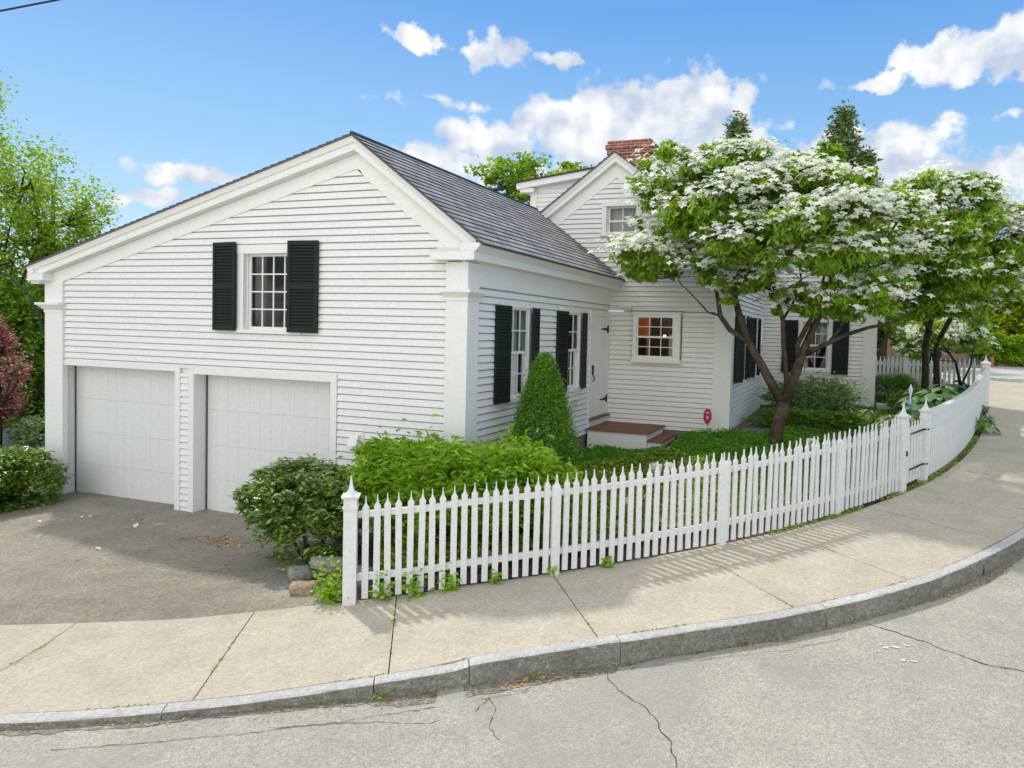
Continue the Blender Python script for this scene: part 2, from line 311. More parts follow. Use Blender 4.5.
def leaves(name, P, size, mat, parent=None, droop=.3, aspect=.5, var=.35, up=.5, fold=.18, org=(0, 0, 0), outward=None):
    n = len(P); P = np.asarray(P, float) - np.asarray(org)
    a = rng.uniform(0, 2 * np.pi, n); dz = -droop + rng.normal(0, .35, n)
    d = np.c_[np.cos(a), np.sin(a), dz]
    if outward is not None: d[:, :2] = d[:, :2] * .6 + outward[:, :2]
    d /= np.linalg.norm(d, axis=1)[:, None]
    upv = np.c_[rng.normal(0, 1 - up, n), rng.normal(0, 1 - up, n), np.full(n, up) + rng.normal(0, .2, n)]
    sd_ = np.cross(d, upv); sd_ /= np.linalg.norm(sd_, axis=1)[:, None] + 1e-9
    nn = np.cross(sd_, d)
    L_ = (size * (1 + rng.uniform(-var, var, n)))[:, None]; W_ = L_ * aspect
    b = P - d * L_ * .5; t = P + d * L_ * .5; s1 = P + sd_ * W_ * .5 + nn * W_ * fold; s2 = P - sd_ * W_ * .5 + nn * W_ * fold
    V = np.stack([b, s1, t, s2], 1).reshape(-1, 3)
    i = np.arange(n) * 4
    F = np.stack([np.stack([i, i + 1, i + 2], 1), np.stack([i, i + 2, i + 3], 1)], 1).reshape(-1, 3)
    return trimesh(name, V, F, mat, parent, org)
def trimesh(name, V, F, mat, parent=None, org=(0, 0, 0)):
    me = bpy.data.meshes.new(name); me.vertices.add(len(V)); me.vertices.foreach_set('co', V.ravel())
    me.loops.add(F.size); me.loops.foreach_set('vertex_index', F.ravel()); me.polygons.add(len(F))
    me.polygons.foreach_set('loop_start', np.arange(0, F.size, F.shape[1])); me.polygons.foreach_set('loop_total', np.full(len(F), F.shape[1]))
    me.update(calc_edges=True); me.materials.append(M[mat])
    o = bpy.data.objects.new(name, me); col.objects.link(o)
    if parent: o.parent = parent
    else: o.location = org
    return o
def clumps(pads, per, n, sig=.14, top=.35, shell=.55):
    """clumped points through ellipsoid pads (cx,cy,cz,rx,ry,rz)"""
    out = []
    pads = np.array([p[:6] for p in pads], float); vol = (pads[:, 3] * pads[:, 4] * pads[:, 5]) ** (2 / 3); vol /= vol.sum()
    for p, v in zip(pads, vol):
        k = max(2, int(per * v)); m = max(4, int(n * v / k))
        u = rng.normal(0, 1, (k, 3)); u[:, 2] += top; u /= np.linalg.norm(u, axis=1)[:, None]
        r = rng.uniform(shell, 1.0, k)[:, None]; c = u * r
        s = sig * rng.uniform(.6, 1.5, (k, 1, 1))
        q = c[:, None, :] + rng.normal(0, 1, (k, m, 3)) * s * np.array([1, 1, .75])
        out.append((p[:3] + q * p[3:6]).reshape(-1, 3))
    return np.concatenate(out)

# ------------------------------------------------------------------ the street's line: s runs along the fence, n towards the house
CX = [3.8089176163722373e-07, 6.292844589774343e-05, -0.002016599989746723, -0.008168513293374794, 0.8521857476090781, -4.7173811384358055]
CY = [7.091467666628301e-07, -6.894429768564509e-05, 0.0010340050562978311, 0.016808628612634418, 0.5319979825857881, 5.970549534402907]
S0, S1 = -3.2, 17.0
def path(s):
    c = min(max(s, S0), S1)
    x, y = np.polyval(CX, c), np.polyval(CY, c)
    dx, dy = np.polyval(np.polyder(CX), c), np.polyval(np.polyder(CY), c); l = math.hypot(dx, dy); dx /= l; dy /= l
    if s > S1:      # straight on, bending slowly
        x += dx * (s - S1); y += dy * (s - S1)
    if s < S0: x += dx * (s - S0); y += dy * (s - S0)
    return x, y, dx, dy
def zside(s):
    if s < -3: return zside(-3) + .035 * (s + 3)
    if s > 17.2: return min(zside(17.2) + .045 * (s - 17.2), 1.74)
    return 0.00033683301301539603 * s * s + 0.06509987058352656 * s + 0.16452569136888803 - (.02 if s < 1 else 0)
def PN(s, n, z=None):
    x, y, dx, dy = path(s); x -= dy * n; y += dx * n
    return Vector((x, y, zside(s) if z is None else z))
# thin plate spline through measured ground heights
CT = [(*PN(s, 0)[:2], zside(s)) for s in (-9, -6, -3, -1, 0, 1, 2, 3, 4.3, 6, 8, 10, 12, 14.5, 17, 20, 25)]
CT += [(-12.9, 8.2, 0), (-11, 8.2, 0), (-9.4, 8.2, 0), (-7, 8.3, .0), (-9.5, 6.8, .02), (-12.3, 7.2, .0), (-4.74, 9, .42), (-4.74, 11, .62), (-4.74, 12.8, .73), (-3.5, 14.1, .84),
       (-2.2, 14.1, 1.0), (-2.2, 17, 1.05), (-2.2, 19.3, 1.06), (-1, 19.4, 1.13), (.67, 19.4, 1.2), (.67, 24, 1.4), (-13, 12, -.2), (-18, 10, -.5), (-22, 25, -1.2), (-16, 5, -.3), (6, 28, 1.7), (0, 28, 1.6), (-10, 30, 1)]
CT = np.array(CT, float)
def _k(r2): return np.where(r2 > 1e-9, r2 * np.log(r2 + 1e-12) * .5, 0)
n_ = len(CT); A = np.zeros((n_ + 3, n_ + 3)); d2 = ((CT[:, None, :2] - CT[None, :, :2]) ** 2).sum(-1)
A[:n_, :n_] = _k(d2) + np.eye(n_) * .4; A[:n_, n_] = 1; A[:n_, n_ + 1:] = CT[:, :2]; A[n_:, :n_] = A[:n_, n_:].T
SOL = np.linalg.solve(A, np.r_[CT[:, 2], 0, 0, 0])
def zg(x, y):
    x = np.asarray(x, float); y = np.asarray(y, float)
    r2 = (x[..., None] - CT[:, 0]) ** 2 + (y[..., None] - CT[:, 1]) ** 2
    z = (_k(r2) * SOL[:n_]).sum(-1) + SOL[n_] + SOL[n_ + 1] * x + SOL[n_ + 2] * y
    return np.clip(z, -2.6, 1.75)
def ribbon(name, ss, nn, zf, mat, parent=None, drop=None):
    V = []; ns = len(nn)
    for s in ss:
        for n in nn:
            p = PN(s, n); V.append((p.x, p.y, zf(s, n, p.x, p.y)))
    F = [(i * ns + j, (i + 1) * ns + j, (i + 1) * ns + j + 1, i * ns + j + 1) for i in range(len(ss) - 1) for j in range(ns - 1)]
    mb = MB(); mb.v = V; mb.f = F; mb.uv = [None] * len(F)
    return mb.build(name, mat, parent, smooth=True)
SS = [-60, -40, -25, -16, -12] + list(np.arange(-10, 24, .25)) + [26, 29, 33, 40, 60, 90]
def zground(s, n, x, y):
    z = float(zg(x, y))
    if n < .5: z = z * (n / .5) + (zside(s) - .03) * (1 - n / .5)
    return z
tag(ribbon('ground', SS, [-.25, .1, .3, .5, .8, 1.2, 1.6, 2, 2.5, 3, 3.5, 4, 5, 6, 7, 8, 10, 12, 15, 20, 30, 45, 70, 120], zground, 'soil'), 'dark soil of the garden beds and the land around the house', None, None, 'structure')
# driveway
tag(ribbon('driveway', list(np.arange(-14, -.14, .3)) + [-.14], [-.03, .3, .6, 1, 1.5, 2, 2.5, 3, 3.5, 4.2, 5.0, 5.8], lambda s, n, x, y: zground(s, n, x, y) + .03 - (.008 if n < .05 else 0), 'driveway_asphalt'), 'grey asphalt driveway in front of the garage doors', None, None, 'structure')
# width of the sidewalk and height of the kerb along the street
KW = np.array([(-20, 1.5), (-2.3, 1.5), (-1.8, 1.58), (-1.2, 1.63), (-.5, 1.66), (.6, 1.61), (1.4, 1.58), (2.1, 1.6), (2.9, 1.68), (3.6, 1.78), (4.6, 1.87), (5.4, 1.9), (6.4, 1.86), (7.6, 1.82), (10, 1.8), (100, 1.8)])
KH = np.array([(-20, .05), (-2.3, .055), (-.8, .065), (-.2, .085), (.2, .11), (.65, .145), (1.4, .185), (2.2, .20), (40, .20)])
def kw(s): return float(np.interp(s, KW[:, 0], KW[:, 1]))
def kh(s): return float(np.interp(s, KH[:, 0], KH[:, 1]))
def zroad(s, n, x, y):
    m = -n - kw(s) - .12
    return zside(s) - .03 - kh(s) + (min(max(m, 0), 3.5)) * .012
RS = [-60, -40, -25, -16, -12] + list(np.arange(-10, 30, .25))
V_ = []
mbr = MB()
offs = [-.3, -.05, 0, .15, .4, .8, 1.4, 2.2, 3.2, 4.5, 6, 8, 10.5]
for s in RS:
    for m in offs:
        nn_ = -(kw(s) + .12 + m); p = PN(s, nn_); mbr.v.append((p.x, p.y, zroad(s, nn_, 0, 0)))
k_ = len(offs)
for i in range(len(RS) - 1):
    for j in range(k_ - 1): mbr.f.append((i * k_ + j, i * k_ + j + 1, (i + 1) * k_ + j + 1, (i + 1) * k_ + j)); mbr.uv.append(None)
tag(mbr.build('road', 'road_asphalt', smooth=True), 'worn light grey asphalt road curving round the corner', None, None, 'structure')
# sidewalk slabs with open joints
jo = [-9.0, -7.4, -5.8, -4.2, -2.62, -.93, .45, 2.1, 3.86, 5.2, 6.95, 8.35, 9.9, 11.9, 13.9, 15.6, 17.3, 19, 20.7, 22.4, 24.2]
mb = MB()
for a, b in zip(jo[:-1], jo[1:]):
    st = np.linspace(a + .005, b - .005, max(3, int((b - a) / .25) + 1)); nn = [0, .25, .5, .75, 1]
    top = []
    for s in st:
        row = []
        for q in nn:
            ni = float(np.interp(s, [-6, -3.3, -1.6, 3, 6, 9.5, 14, 17.1, 17.6, 24.2], [.50, .20, .04, .04, -.04, -.11, -.13, -.13, .15, 1.9])); n = ni + (-kw(s) + .006 - ni) * q
            if s < -.1 : n = n + (-.0)
            sk = s
            if abs(s - a) < 1e-6 + .006 and a == -2.62: sk = s - .3 * q
            if abs(s - b) < 1e-6 + .006 and b == -2.62: sk = s - .3 * q
            p = PN(sk, n); row.append((p.x, p.y, zside(sk) - .03 * q + .004 + min(.045, max(0, n - .045) * .3)))
        top.append(row)
    for i in range(len(st) - 1):
        for j in range(4): mb.face([top[i][j], top[i][j + 1], top[i + 1][j + 1], top[i + 1][j]])
    rim = [r[0] for r in top] + [top[-1][j] for j in range(1, 5)] + [r[4] for r in reversed(top[:-1])] + [top[0][j] for j in range(3, 0, -1)]
    for i in range(len(rim)):
        p, q = rim[i], rim[(i + 1) % len(rim)]
        mb.face([p, q, (q[0], q[1], q[2] - .08), (p[0], p[1], p[2] - .08)])
tag(mb.build('sidewalk', 'sidewalk_concrete'), 'tan concrete sidewalk slabs with joints', None, None, 'structure')
tag(ribbon('sidewalk_bed', RS[4:], [-1.50, -1.0, -.06], lambda s, n, x, y: zside(s) - .05 - .03 * (-n / 1.8), 'soil'), 'dark earth in the joints beneath the sidewalk', None, None, 'structure')
# kerb stones
kb = empty('kerb', tuple(PN(0, -1.7))); tag(kb, 'granite kerb stones along the road edge', None, None, 'structure')
kj = [-10, -7.7, -5.3, -2.9, -1.1, .35, 1.05, 2.25, 4.1, 6.3, 8.1, 10, 12, 14, 16, 18, 20, 22, 24]
mb = MB(); mf = MB()
for a, b in zip(kj[:-1], kj[1:]):
    st = np.linspace(a + .004, b - .004, max(3, int((b - a) / .1)))
    secs = []; sf = []
    jz = rng.normal(0, .003)
    for s in st:
        w0 = kw(s); z = zside(s) - .03 + .006 + jz; nz = rng.normal(0, .0035)
        f = [(-w0 - .004, z - .25), (-w0 - .004, z), (-w0 - .105, z - .002), (-w0 - .122 + nz, z - .010 - abs(rng.normal(0, .003))), (-w0 - .116, z - .02), (-w0 - .1, z - .25)]
        secs.append([(*PN(s, n)[:2], h) for n, h in f])
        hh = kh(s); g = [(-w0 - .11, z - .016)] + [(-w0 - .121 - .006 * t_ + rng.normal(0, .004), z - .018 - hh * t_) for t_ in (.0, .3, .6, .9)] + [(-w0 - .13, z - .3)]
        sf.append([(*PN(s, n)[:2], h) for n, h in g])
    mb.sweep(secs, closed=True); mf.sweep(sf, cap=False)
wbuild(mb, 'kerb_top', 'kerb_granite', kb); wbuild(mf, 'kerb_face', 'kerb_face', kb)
# cross street beyond the end of the sidewalk
p0 = PN(24, 0); dx, dy = path(24)[2:]
mb = MB()
for a in range(1):
    q = [PN(21.5, -12), PN(24.3, -1.75), PN(24.3, 30), PN(46, 60), PN(46, -25), PN(30, -25)]
z_ = 1.80
o = MB(); cs = [PN(24.2, 2.2), PN(24.2, -12), PN(37.5, -12), PN(37.5, 2.2)]; o.hexa([(c.x, c.y, 1.3) for c in cs] + [(c.x, c.y, z_) for c in cs]); tag(o.build('cross_street', 'far_road'), 'pale sunlit street crossing beyond the sidewalk', None, None, 'structure')
# gravel strip by the house's inner corner
gv = MB(); ys = np.linspace(14.3, 19.4, 12)
for a, b in zip(ys[:-1], ys[1:]):
    xs = [(-2.19, -2.19), (-1.55 - .03 * a + .45, -1.55 - .03 * b + .45)]
    gv.face([(-2.19, a, float(zg(-2.19, a)) + .02), (-1.25, a, float(zg(-1.25, a)) + .02), (-1.25, b, float(zg(-1.25, b)) + .02), (-2.19, b, float(zg(-2.19, b)) + .02)])
tag(gv.build('path', 'gravel_stone'), 'strip of grey gravel along the foot of the side wall', None, None, 'structure')
mb = MB(); ss_ = np.arange(-6, 12, .06); pv = None; wn_ = 0
for s in ss_:
    wn_ = .8 * wn_ + rng.normal(0, .012); o_ = .07 + .05 * math.sin(s * 1.7) * math.sin(s * .6 + 1) + wn_ + (.06 if .3 < s < 2.2 else 0); n0 = -kw(s) - .118; n1 = n0 - max(.02, o_)
    a_ = PN(s, n0); b_ = PN(s, n1); cur = ((a_.x, a_.y, zroad(s, n0, 0, 0) + .005), (b_.x, b_.y, zroad(s, n1, 0, 0) + .004))
    if pv: mb.face([pv[0], pv[1], cur[1], cur[0]])
    pv = cur
tag(mb.build('gutter', 'gutter_silt'), 'sandy silt lying in the gutter along the kerb', None, None, 'structure')
# cracks in the road
def crack(pts, wd=.012):
    mb = MB(); P = []
    for (a, b) in zip(pts[:-1], pts[1:]):
        L_ = math.dist(a, b); k = max(2, int(L_ / .06))
        for i in range(k):
            t = i / k; P.append((a[0] + (b[0] - a[0]) * t + rng.normal(0, .008), a[1] + (b[1] - a[1]) * t + rng.normal(0, .008)))
    P.append(pts[-1][:2])
    for i in range(len(P) - 1):
        d = Vector((P[i + 1][0] - P[i][0], P[i + 1][1] - P[i][1])); d.normalize(); nn = Vector((-d.y, d.x)) * wd * .5 * rng.uniform(.2, .75)
        zs = []
        q = [(P[i][0] + nn.x, P[i][1] + nn.y), (P[i][0] - nn.x, P[i][1] - nn.y), (P[i + 1][0] - nn.x, P[i + 1][1] - nn.y), (P[i + 1][0] + nn.x, P[i + 1][1] + nn.y)]
        mb.face([(x, y, zr_at(x, y) + .005) for x, y in q])
    tag(mb.build('road_crack', 'crack_fill'), None, None, None, 'structure')
SG = np.arange(-8, 20, .05); PG = np.array([PN(s, 0)[:2] for s in SG]); TG = np.array([path(s)[2:] for s in SG])
def zr_at(x, y):
    i = int(np.argmin((PG[:, 0] - x) ** 2 + (PG[:, 1] - y) ** 2)); s = SG[i]; n = (x - PG[i, 0]) * -TG[i, 1] + (y - PG[i, 1]) * TG[i, 0]
    return zroad(s, n, x, y)
crack([(-1.86, 5.75), (-1.80, 5.6), (-1.62, 5.42), (-1.50, 5.32), (-1.38, 5.26), (-1.26, 5.14), (-1.14, 4.92), (-1.02, 4.75), (-.96, 4.5), (-.85, 4.3)], .013)
crack([(.26, 7.32), (.52, 7.2), (.76, 7.04), (1.0, 6.88), (1.23, 6.72), (1.55, 6.68), (1.9, 6.5)], .017)
crack([(-2.9, 4.98), (-2.4, 5.22), (-2.15, 5.55), (-1.84, 5.72), (-1.4, 5.98), (-.9, 6.28), (-.4, 6.55), (.1, 6.95)], .008)
crack([(-3.9, 4.05), (-3.3, 4.38), (-2.85, 4.55), (-2.62, 4.8), (-2.6, 5.0)], .009)
crack([(-5.2, 3.35), (-4.6, 3.62), (-4.0, 3.95), (-3.5, 4.3), (-3.0, 4.72), (-2.6, 5.0), (-2.35, 5.22)], .010)
crack([(-2.62, 5.05), (-2.5, 4.9), (-2.4, 4.62), (-2.25, 4.5)], .009); crack([(-3.3, 3.3), (-2.7, 3.45), (-2.2, 3.7), (-1.7, 3.75)], .007)
mb = MB()
for x, y, a, b in ((.42, 6.83, .05, .03), (.50, 6.86, .07, .035), (.60, 6.93, .05, .03), (.36, 6.74, .03, .02), (.55, 6.62, .045, .025), (.63, 6.63, .05, .025), (.38, 6.88, .03, .02)):
    mb.face([(x + a * .7 * math.cos(t) * rng.uniform(.3, 1.3), y + b * .8 * math.sin(t) * rng.uniform(.3, 1.3), zr_at(x, y) + .007) for t in np.arange(0, 6.28, .6)])
tag(mb.build('road_paint_mark', 'paint_mark'), 'small splashes of white paint on the road', None, None, 'structure')
exec_marker = None
#==STRUCTURE==
# ================================================================== THE HOUSE
house = empty('clapboard_house', (-4.74, 8.25, 0), 0, 'white clapboard house with an attached two door garage, grey shingle roofs and black shutters', 'house')
FG = Fr((0, 8.25, 0), (1, 0, 0), (0, -1, 0))        # garage gable wall
FS = Fr((-4.74, 0, 0), (0, 1, 0), (1, 0, 0))        # side wall with two windows and the plank door
FK = Fr((0, 14.15, 0), (1, 0, 0), (0, -1, 0))       # kitchen gable wall
FE = Fr((-2.19, 0, 0), (0, 1, 0), (1, 0, 0))        # long side wall
FW = Fr((0, 19.5, 0), (1, 0, 0), (0, -1, 0))        # far wing
EXP = .1016; LIP = .026; GAP = .0155
def wop(uc, hw, w0, w1, casing): return (uc - hw - casing + .006, uc + hw + casing - .006, w0 - .05, w1 + casing + .004)
def siding(name, fr, u0, u1, w0, w1, op=(), clip=None, ref=0.0):
    """clapboards: every course leans out towards its lower edge; op = openings (ua,ub,wa,wb); clip(w) gives the usable u range"""
    mb = MB(); k0 = int(math.floor((w0 - ref) / EXP)); k1 = int(math.ceil((w1 - ref) / EXP))
    for k in range(k0, k1):
        a = ref + k * EXP; jit = rng.normal(0, .0012)
        cuts = sorted({max(a, w0), min(a + EXP, w1)} | {c for o in op for c in o[2:] if max(a, w0) < c < min(a + EXP, w1)})
        joints = sorted(rng.uniform(u0, u1, max(0, int((u1 - u0) / 3.5))))
        for c, d in zip(cuts[:-1], cuts[1:]):
            top_ = a + EXP - GAP; full = d
            if d > top_: d = top_
            if d <= c: continue
            oc = LIP + jit - (LIP - .006) * (c - a) / EXP; od = LIP + jit - (LIP - .006) * (d - a) / EXP
            segs = [(u0, u1)]
            for o in op:
                if o[2] < d - 1e-6 and o[3] > c + 1e-6:
                    ns = []
                    for s in segs:
                        if o[1] <= s[0] or o[0] >= s[1]: ns.append(s); continue
                        if o[0] > s[0]: ns.append((s[0], o[0]))
                        if o[1] < s[1]: ns.append((o[1], s[1]))
                    segs = ns
            for s in segs:
                js = [s[0]] + [j for j in joints if s[0] + .3 < j < s[1] - .3] + [s[1]]
                for ja, jb in zip(js[:-1], js[1:]):
                    ja += .0004; jb -= .0004
                    if clip: la, ra = clip(c); lb, rb = clip(d)
                    else: la = lb = -1e9; ra = rb = 1e9
                    A0, A1, B0, B1 = max(ja, la), min(jb, ra), max(ja, lb), min(jb, rb)
                    if A1 <= A0: continue
                    if B1 <= B0: B0 = B1 = (A0 + A1) / 2
                    dj = rng.normal(0, .0004)
                    mb.face([fr(A0, oc + dj, c), fr(A1, oc + dj, c), fr(B1, od + dj, d), fr(B0, od + dj, d)])
                    mb.face([fr(A0, -.035, c), fr(A1, -.035, c), fr(A1, oc + dj, c), fr(A0, oc + dj, c)])
                    if full > d + 1e-6:
                        mb.face([fr(B0, od + dj, d), fr(B1, od + dj, d), fr(B1, -.035, d), fr(B0, -.035, d)]); mb.face([fr(B0, -.035, d), fr(B1, -.035, d), fr(B1, -.035, full), fr(B0, -.035, full)])
    return wbuild(mb, name, 'white_siding', house, recalc=False)
WP = 'white_paint'
DROPK = .50; DRL, DRR = .415, .50
# ---- roof lines: garage ridge x=-6.45 z=5.60, right slope .743, left slope .266
RX, RZ, SR, SL = -6.45, 5.60, .743, .2655
def groof(x): return RZ - (x - RX) * SR if x > RX else RZ - (RX - x) * SL
XR, XL = -4.43, -13.06
def gclip(w):      # siding stops at the lower edge of the frieze boards
    l = RX - (RZ - DRL + .02 - w) / SL if w > 3.5 else -99
    r = RX + (RZ - DRR + .02 - w) / SR if w > 3.5 else 99
    return l, r
siding('garage_front_siding', FG, -12.38, -5.03, 0.0, 5.2, [(-12.6, -9.87, -1, 2.215), (-9.48, -6.896, -1, 2.19), (-9.88, -9.765, -1, 2.29), (-9.585, -9.47, -1, 2.29), (-6.9, -6.785, -1, 2.29), (-12.6, -6.785, 2.19, 2.30), wop(-8.03, .47, 2.90, 4.02, .12)], gclip)
# trim round the garage openings
mb = MB()
for u0, u1 in ((-9.87, -9.765), (-9.585, -9.48), (-6.896, -6.79)): mb.box(u0, u1, -.2, .03, 0.0, 2.30, FG)
mb.box(-12.45, -9.871, -.2, .027, 2.212, 2.30, FG); mb.box(-9.479, -6.897, -.2, .027, 2.187, 2.30, FG); mb.box(-9.763, -9.587, .0, .024, 2.27, 2.298, FG)
mb.box(-9.763, -9.587, -.2, -.01, 0, 2.29, FG)
mb.box(-12.47, -12.445, -.2, .02, 0, 2.2, FG)
wbuild(mb, 'garage_door_casing', WP, house)
def garage_door(u0, u1, h, seams, boards):
    mb = MB(); mb.box(u0 - .02, u1 + .02, -.27, -.235, -.02, h + .03, FG)
    core = wbuild(mb, 'garage_door', 'door_paint', house)
    n = boards; wd = (u1 - u0) / n
    zs = [.012] + seams + [h]
    m2 = MB()
    for i in range(n):
        for a, b in zip(zs[:-1], zs[1:]):
            o = rng.normal(0, .0003)
            m2.box(u0 + i * wd + .0011, u0 + (i + 1) * wd - .0011, -.2345, -.212 + o, a + .0012, b - .0012, FG)
    wbuild(m2, 'door_panel', 'door_paint', core)
    m3 = MB(); m3.box(u0, u1, -.236, -.19, -.02, .010, FG); wbuild(m3, 'bottom_seal', 'metal_edge', core)
    return core
garage_door(-12.445, -10.10, 2.19, [.53, 1.07, 1.64], 12)
garage_door(-9.465, -6.90, 2.165, [.53, 1.07, 1.62], 12)
for u0, u1 in ((-12.446, -12.425), (-9.478, -9.455)): mb = MB(); mb.box(u0, u1, -.212, -.195, 0, 2.18, FG); wbuild(mb, 'weather_strip', 'metal_edge', house)
mb = MB(); mb.box(-12.44, -9.87, -.30, -.02, -.06, .012, FG); mb.box(-9.47, -6.9, -.30, -.10, -.06, .009, FG); wbuild(mb, 'door_sill', 'tan_threshold', house)
mb = MB(); mb.box(-12.5, -6.8, -.5, -.29, -.3, 2.4, FG); mb.box(-6.78, -4.78, -.3, -.02, -.3, .9, FG)
wbuild(mb, 'garage_inner_wall', 'dark_interior', house)
# ---- pilasters
def pilaster(fr, u0, u1, wb, wt, o=.05, cap=None, cu=(.05, .05), capo=.05):
    mb = MB(); mb.box(u0, u1, -.03, o, wb, wt, fr)
    if cap:
        a, b = cap; f = lambda u, oo, w_: fr(u, oo, w_)
        # flared necking, then a small flat top and a bead under it
        mb.hexa([fr(u0, -.03, a), fr(u1, -.03, a), fr(u1, o, a), fr(u0, o, a), fr(u0 - cu[0], -.03, b - .04), fr(u1 + cu[1], -.03, b - .04), fr(u1 + cu[1], o + capo, b - .04), fr(u0 - cu[0], o + capo, b - .04)])
        mb.box(u0 - cu[0] - .012, u1 + cu[1] + .012, -.032, o + capo + .012, b - .0398, b, fr)
        mb.box(u0 - .012, u1 + .012, -.031, o + .012, a - .035, a - .0, fr)
    wbuild(mb, 'corner_pilaster', WP, house)
pilaster(FG, -5.03, -4.70, -.1, 3.87, .055, (3.40, 3.51), (.06, .0), .06)
pilaster(Fr((-4.698, 0, 0), (0, 1, 0), (1, 0, 0)), 8.192, 8.50, .1, 3.87, .0, (3.401, 3.509), (.062, .06), .062)
pilaster(FG, -12.80, -12.37, -.2, 3.61, .055, (3.12, 3.25), (.12, .01), .07)
# ---- rakes, eaves: profile given as (outwards, down from the roof line)
PROF = [(.20, .0), (.20, .025), (.19, .03), (.165, .10), (.15, .105), (.15, .20), (.03, .21), (.03, DROPK), (-.02, DROPK), (-.02, .0)]
CROWN = [(.20, .0), (.20, .02), (.195, .03), (.168, .10), (.15, .105), (.15, .20), (.0, .21), (.0, .0)]
FRZ = [(.032, .21), (.032, DRL), (-.02, DRL), (-.02, .21)]; FRZR = [(.032, .21), (.032, DRR), (-.02, DRR), (-.02, .21)]
mb = MB()
def rsec(x): 
    lim = 4.0 if x > -5.25 else (3.725 if x < -12.55 else -9)
    return [(x, 8.25 - o, max(groof(x) - d, lim)) for o, d in CROWN]
def fsec(x, f, y0, prof=FRZ): return [(x, y0 - o, f(x) - d) for o, d in prof]
mb.sweep([rsec(x) for x in np.linspace(XL + .02, -12.2, 16)] + [rsec(RX)]); mb.sweep([rsec(RX), rsec(-5.4)] + [rsec(x) for x in np.linspace(-5.3, XR - .09, 16)])
wbuild(mb, 'rake_board', WP, house)
mb = MB(); mb.sweep([fsec(-12.80, groof, 8.25), fsec(RX - .1, groof, 8.25)] + [fsec(RX, groof, 8.25, [(o_, d_ + (.03 if d_ > .3 else 0)) for o_, d_ in FRZ])] + [fsec(RX + .1, groof, 8.25, FRZR), fsec(-4.76, groof, 8.25, FRZR)]); wbuild(mb, 'frieze_board', WP, house)
EZ = groof(XR)
PE = [(.30, .0), (.295, .03), (.275, .05), (.215, .11), (.205, .115), (.205, .215), (.0, .22), (.0, .0)]
PF = [(.032, .21), (.032, .535), (-.02, .535), (-.02, .21)]
mb = MB(); mb.sweep([[(-4.74 + o, y, EZ - d) for o, d in PE] for y in (8.045, 14.14)]); wbuild(mb, 'eave_cornice', WP, house)
mb = MB(); mb.sweep([[(-4.74 + o, y, EZ - d) for o, d in PF] for y in (8.5, 14.14)]); wbuild(mb, 'frieze_board', WP, house)
# left eave, out of sight but solid
mb = MB(); mb.sweep([[(-12.88 - o * .55, y, groof(XL) - d + .02) for o, d in PE] for y in (8.06, 20)]); wbuild(mb, 'eave_cornice', WP, house)
# cornice returns
mb = MB()
mb.box(-5.19, -4.537, 8.046, 8.25, 3.885, 4.0)
mb.hexa([(-5.2, 8.04, 4.0), (-4.5, 8.04, 4.0), (-4.5, 8.25, 4.0), (-5.2, 8.25, 4.0), (-5.15, 8.2, 4.06), (-4.55, 8.2, 4.06), (-4.55, 8.25, 4.06), (-5.15, 8.25, 4.06)])
wbuild(mb, 'cornice_return', WP, house); mb = MB()
mb.box(-13.0, -12.62, 8.046, 8.25, 3.61, 3.725)
mb.hexa([(-13.01, 8.04, 3.725), (-12.61, 8.04, 3.725), (-12.61, 8.25, 3.725), (-13.01, 8.25, 3.725), (-12.96, 8.2, 3.77), (-12.66, 8.2, 3.77), (-12.66, 8.25, 3.77), (-12.96, 8.25, 3.77)])
mb.box(-12.99, -12.8, 8.1, 8.24, 3.56, 3.70)
wbuild(mb, 'cornice_return', WP, house)
def roof_slab(p, q, y0, y1, th=.03, name='roof', mat='roof_shingles', under=None):
    """p,q: (x,z) at the ridge and at the eave; shingle courses are real overlapping steps"""
    mb = MB(); L_ = math.dist(p, q); n = int(L_ / .14); ux, uz = (q[0] - p[0]) / L_, (q[1] - p[1]) / L_; nx, nz = -uz, ux
    if nz < 0: nx, nz = -nx, -nz
    V = lambda a, h, y: (p[0] + ux * a + nx * h, y, p[1] + uz * a + nz * h)
    for i in range(n):
        a, b = L_ * i / n, L_ * (i + 1) / n
        mb.face([V(a, .004, y0), V(a, .004, y1), V(b, .016, y1), V(b, .016, y0)], [(y0, a), (y1, a), (y1, b), (y0, b)])
        mb.face([V(b, .016, y0), V(b, .016, y1), V(b, .004, y1), V(b, .004, y0)], [(y0, 0), (y1, 0), (y1, .002), (y0, .002)])
    o = wbuild(mb, name, mat, house, recalc=False)
    m2 = MB(); m2.hexa([V(0, -.02, y0), V(L_ + .0, -.02, y0), V(L_ + .0, -.02, y1), V(0, -.02, y1), V(0, .003, y0), V(L_ + .0, .003, y0), V(L_ + .0, .003, y1), V(0, .003, y1)])
    wbuild(m2, 'roof_edge', 'metal_edge', o)
    return o
roof_slab((RX, RZ), (XR + .025, groof(XR + .025)), 8.03, 14.14)
roof_slab((RX, RZ), (XL - .02, groof(XL - .02)), 8.03, 20)
mb = MB(); mb.tube([(RX, 8.035, RZ + .01, .03), (RX, 14.14, RZ + .01, .03)], 6); wbuild(mb, 'ridge_cap', 'roof_shingles', house)
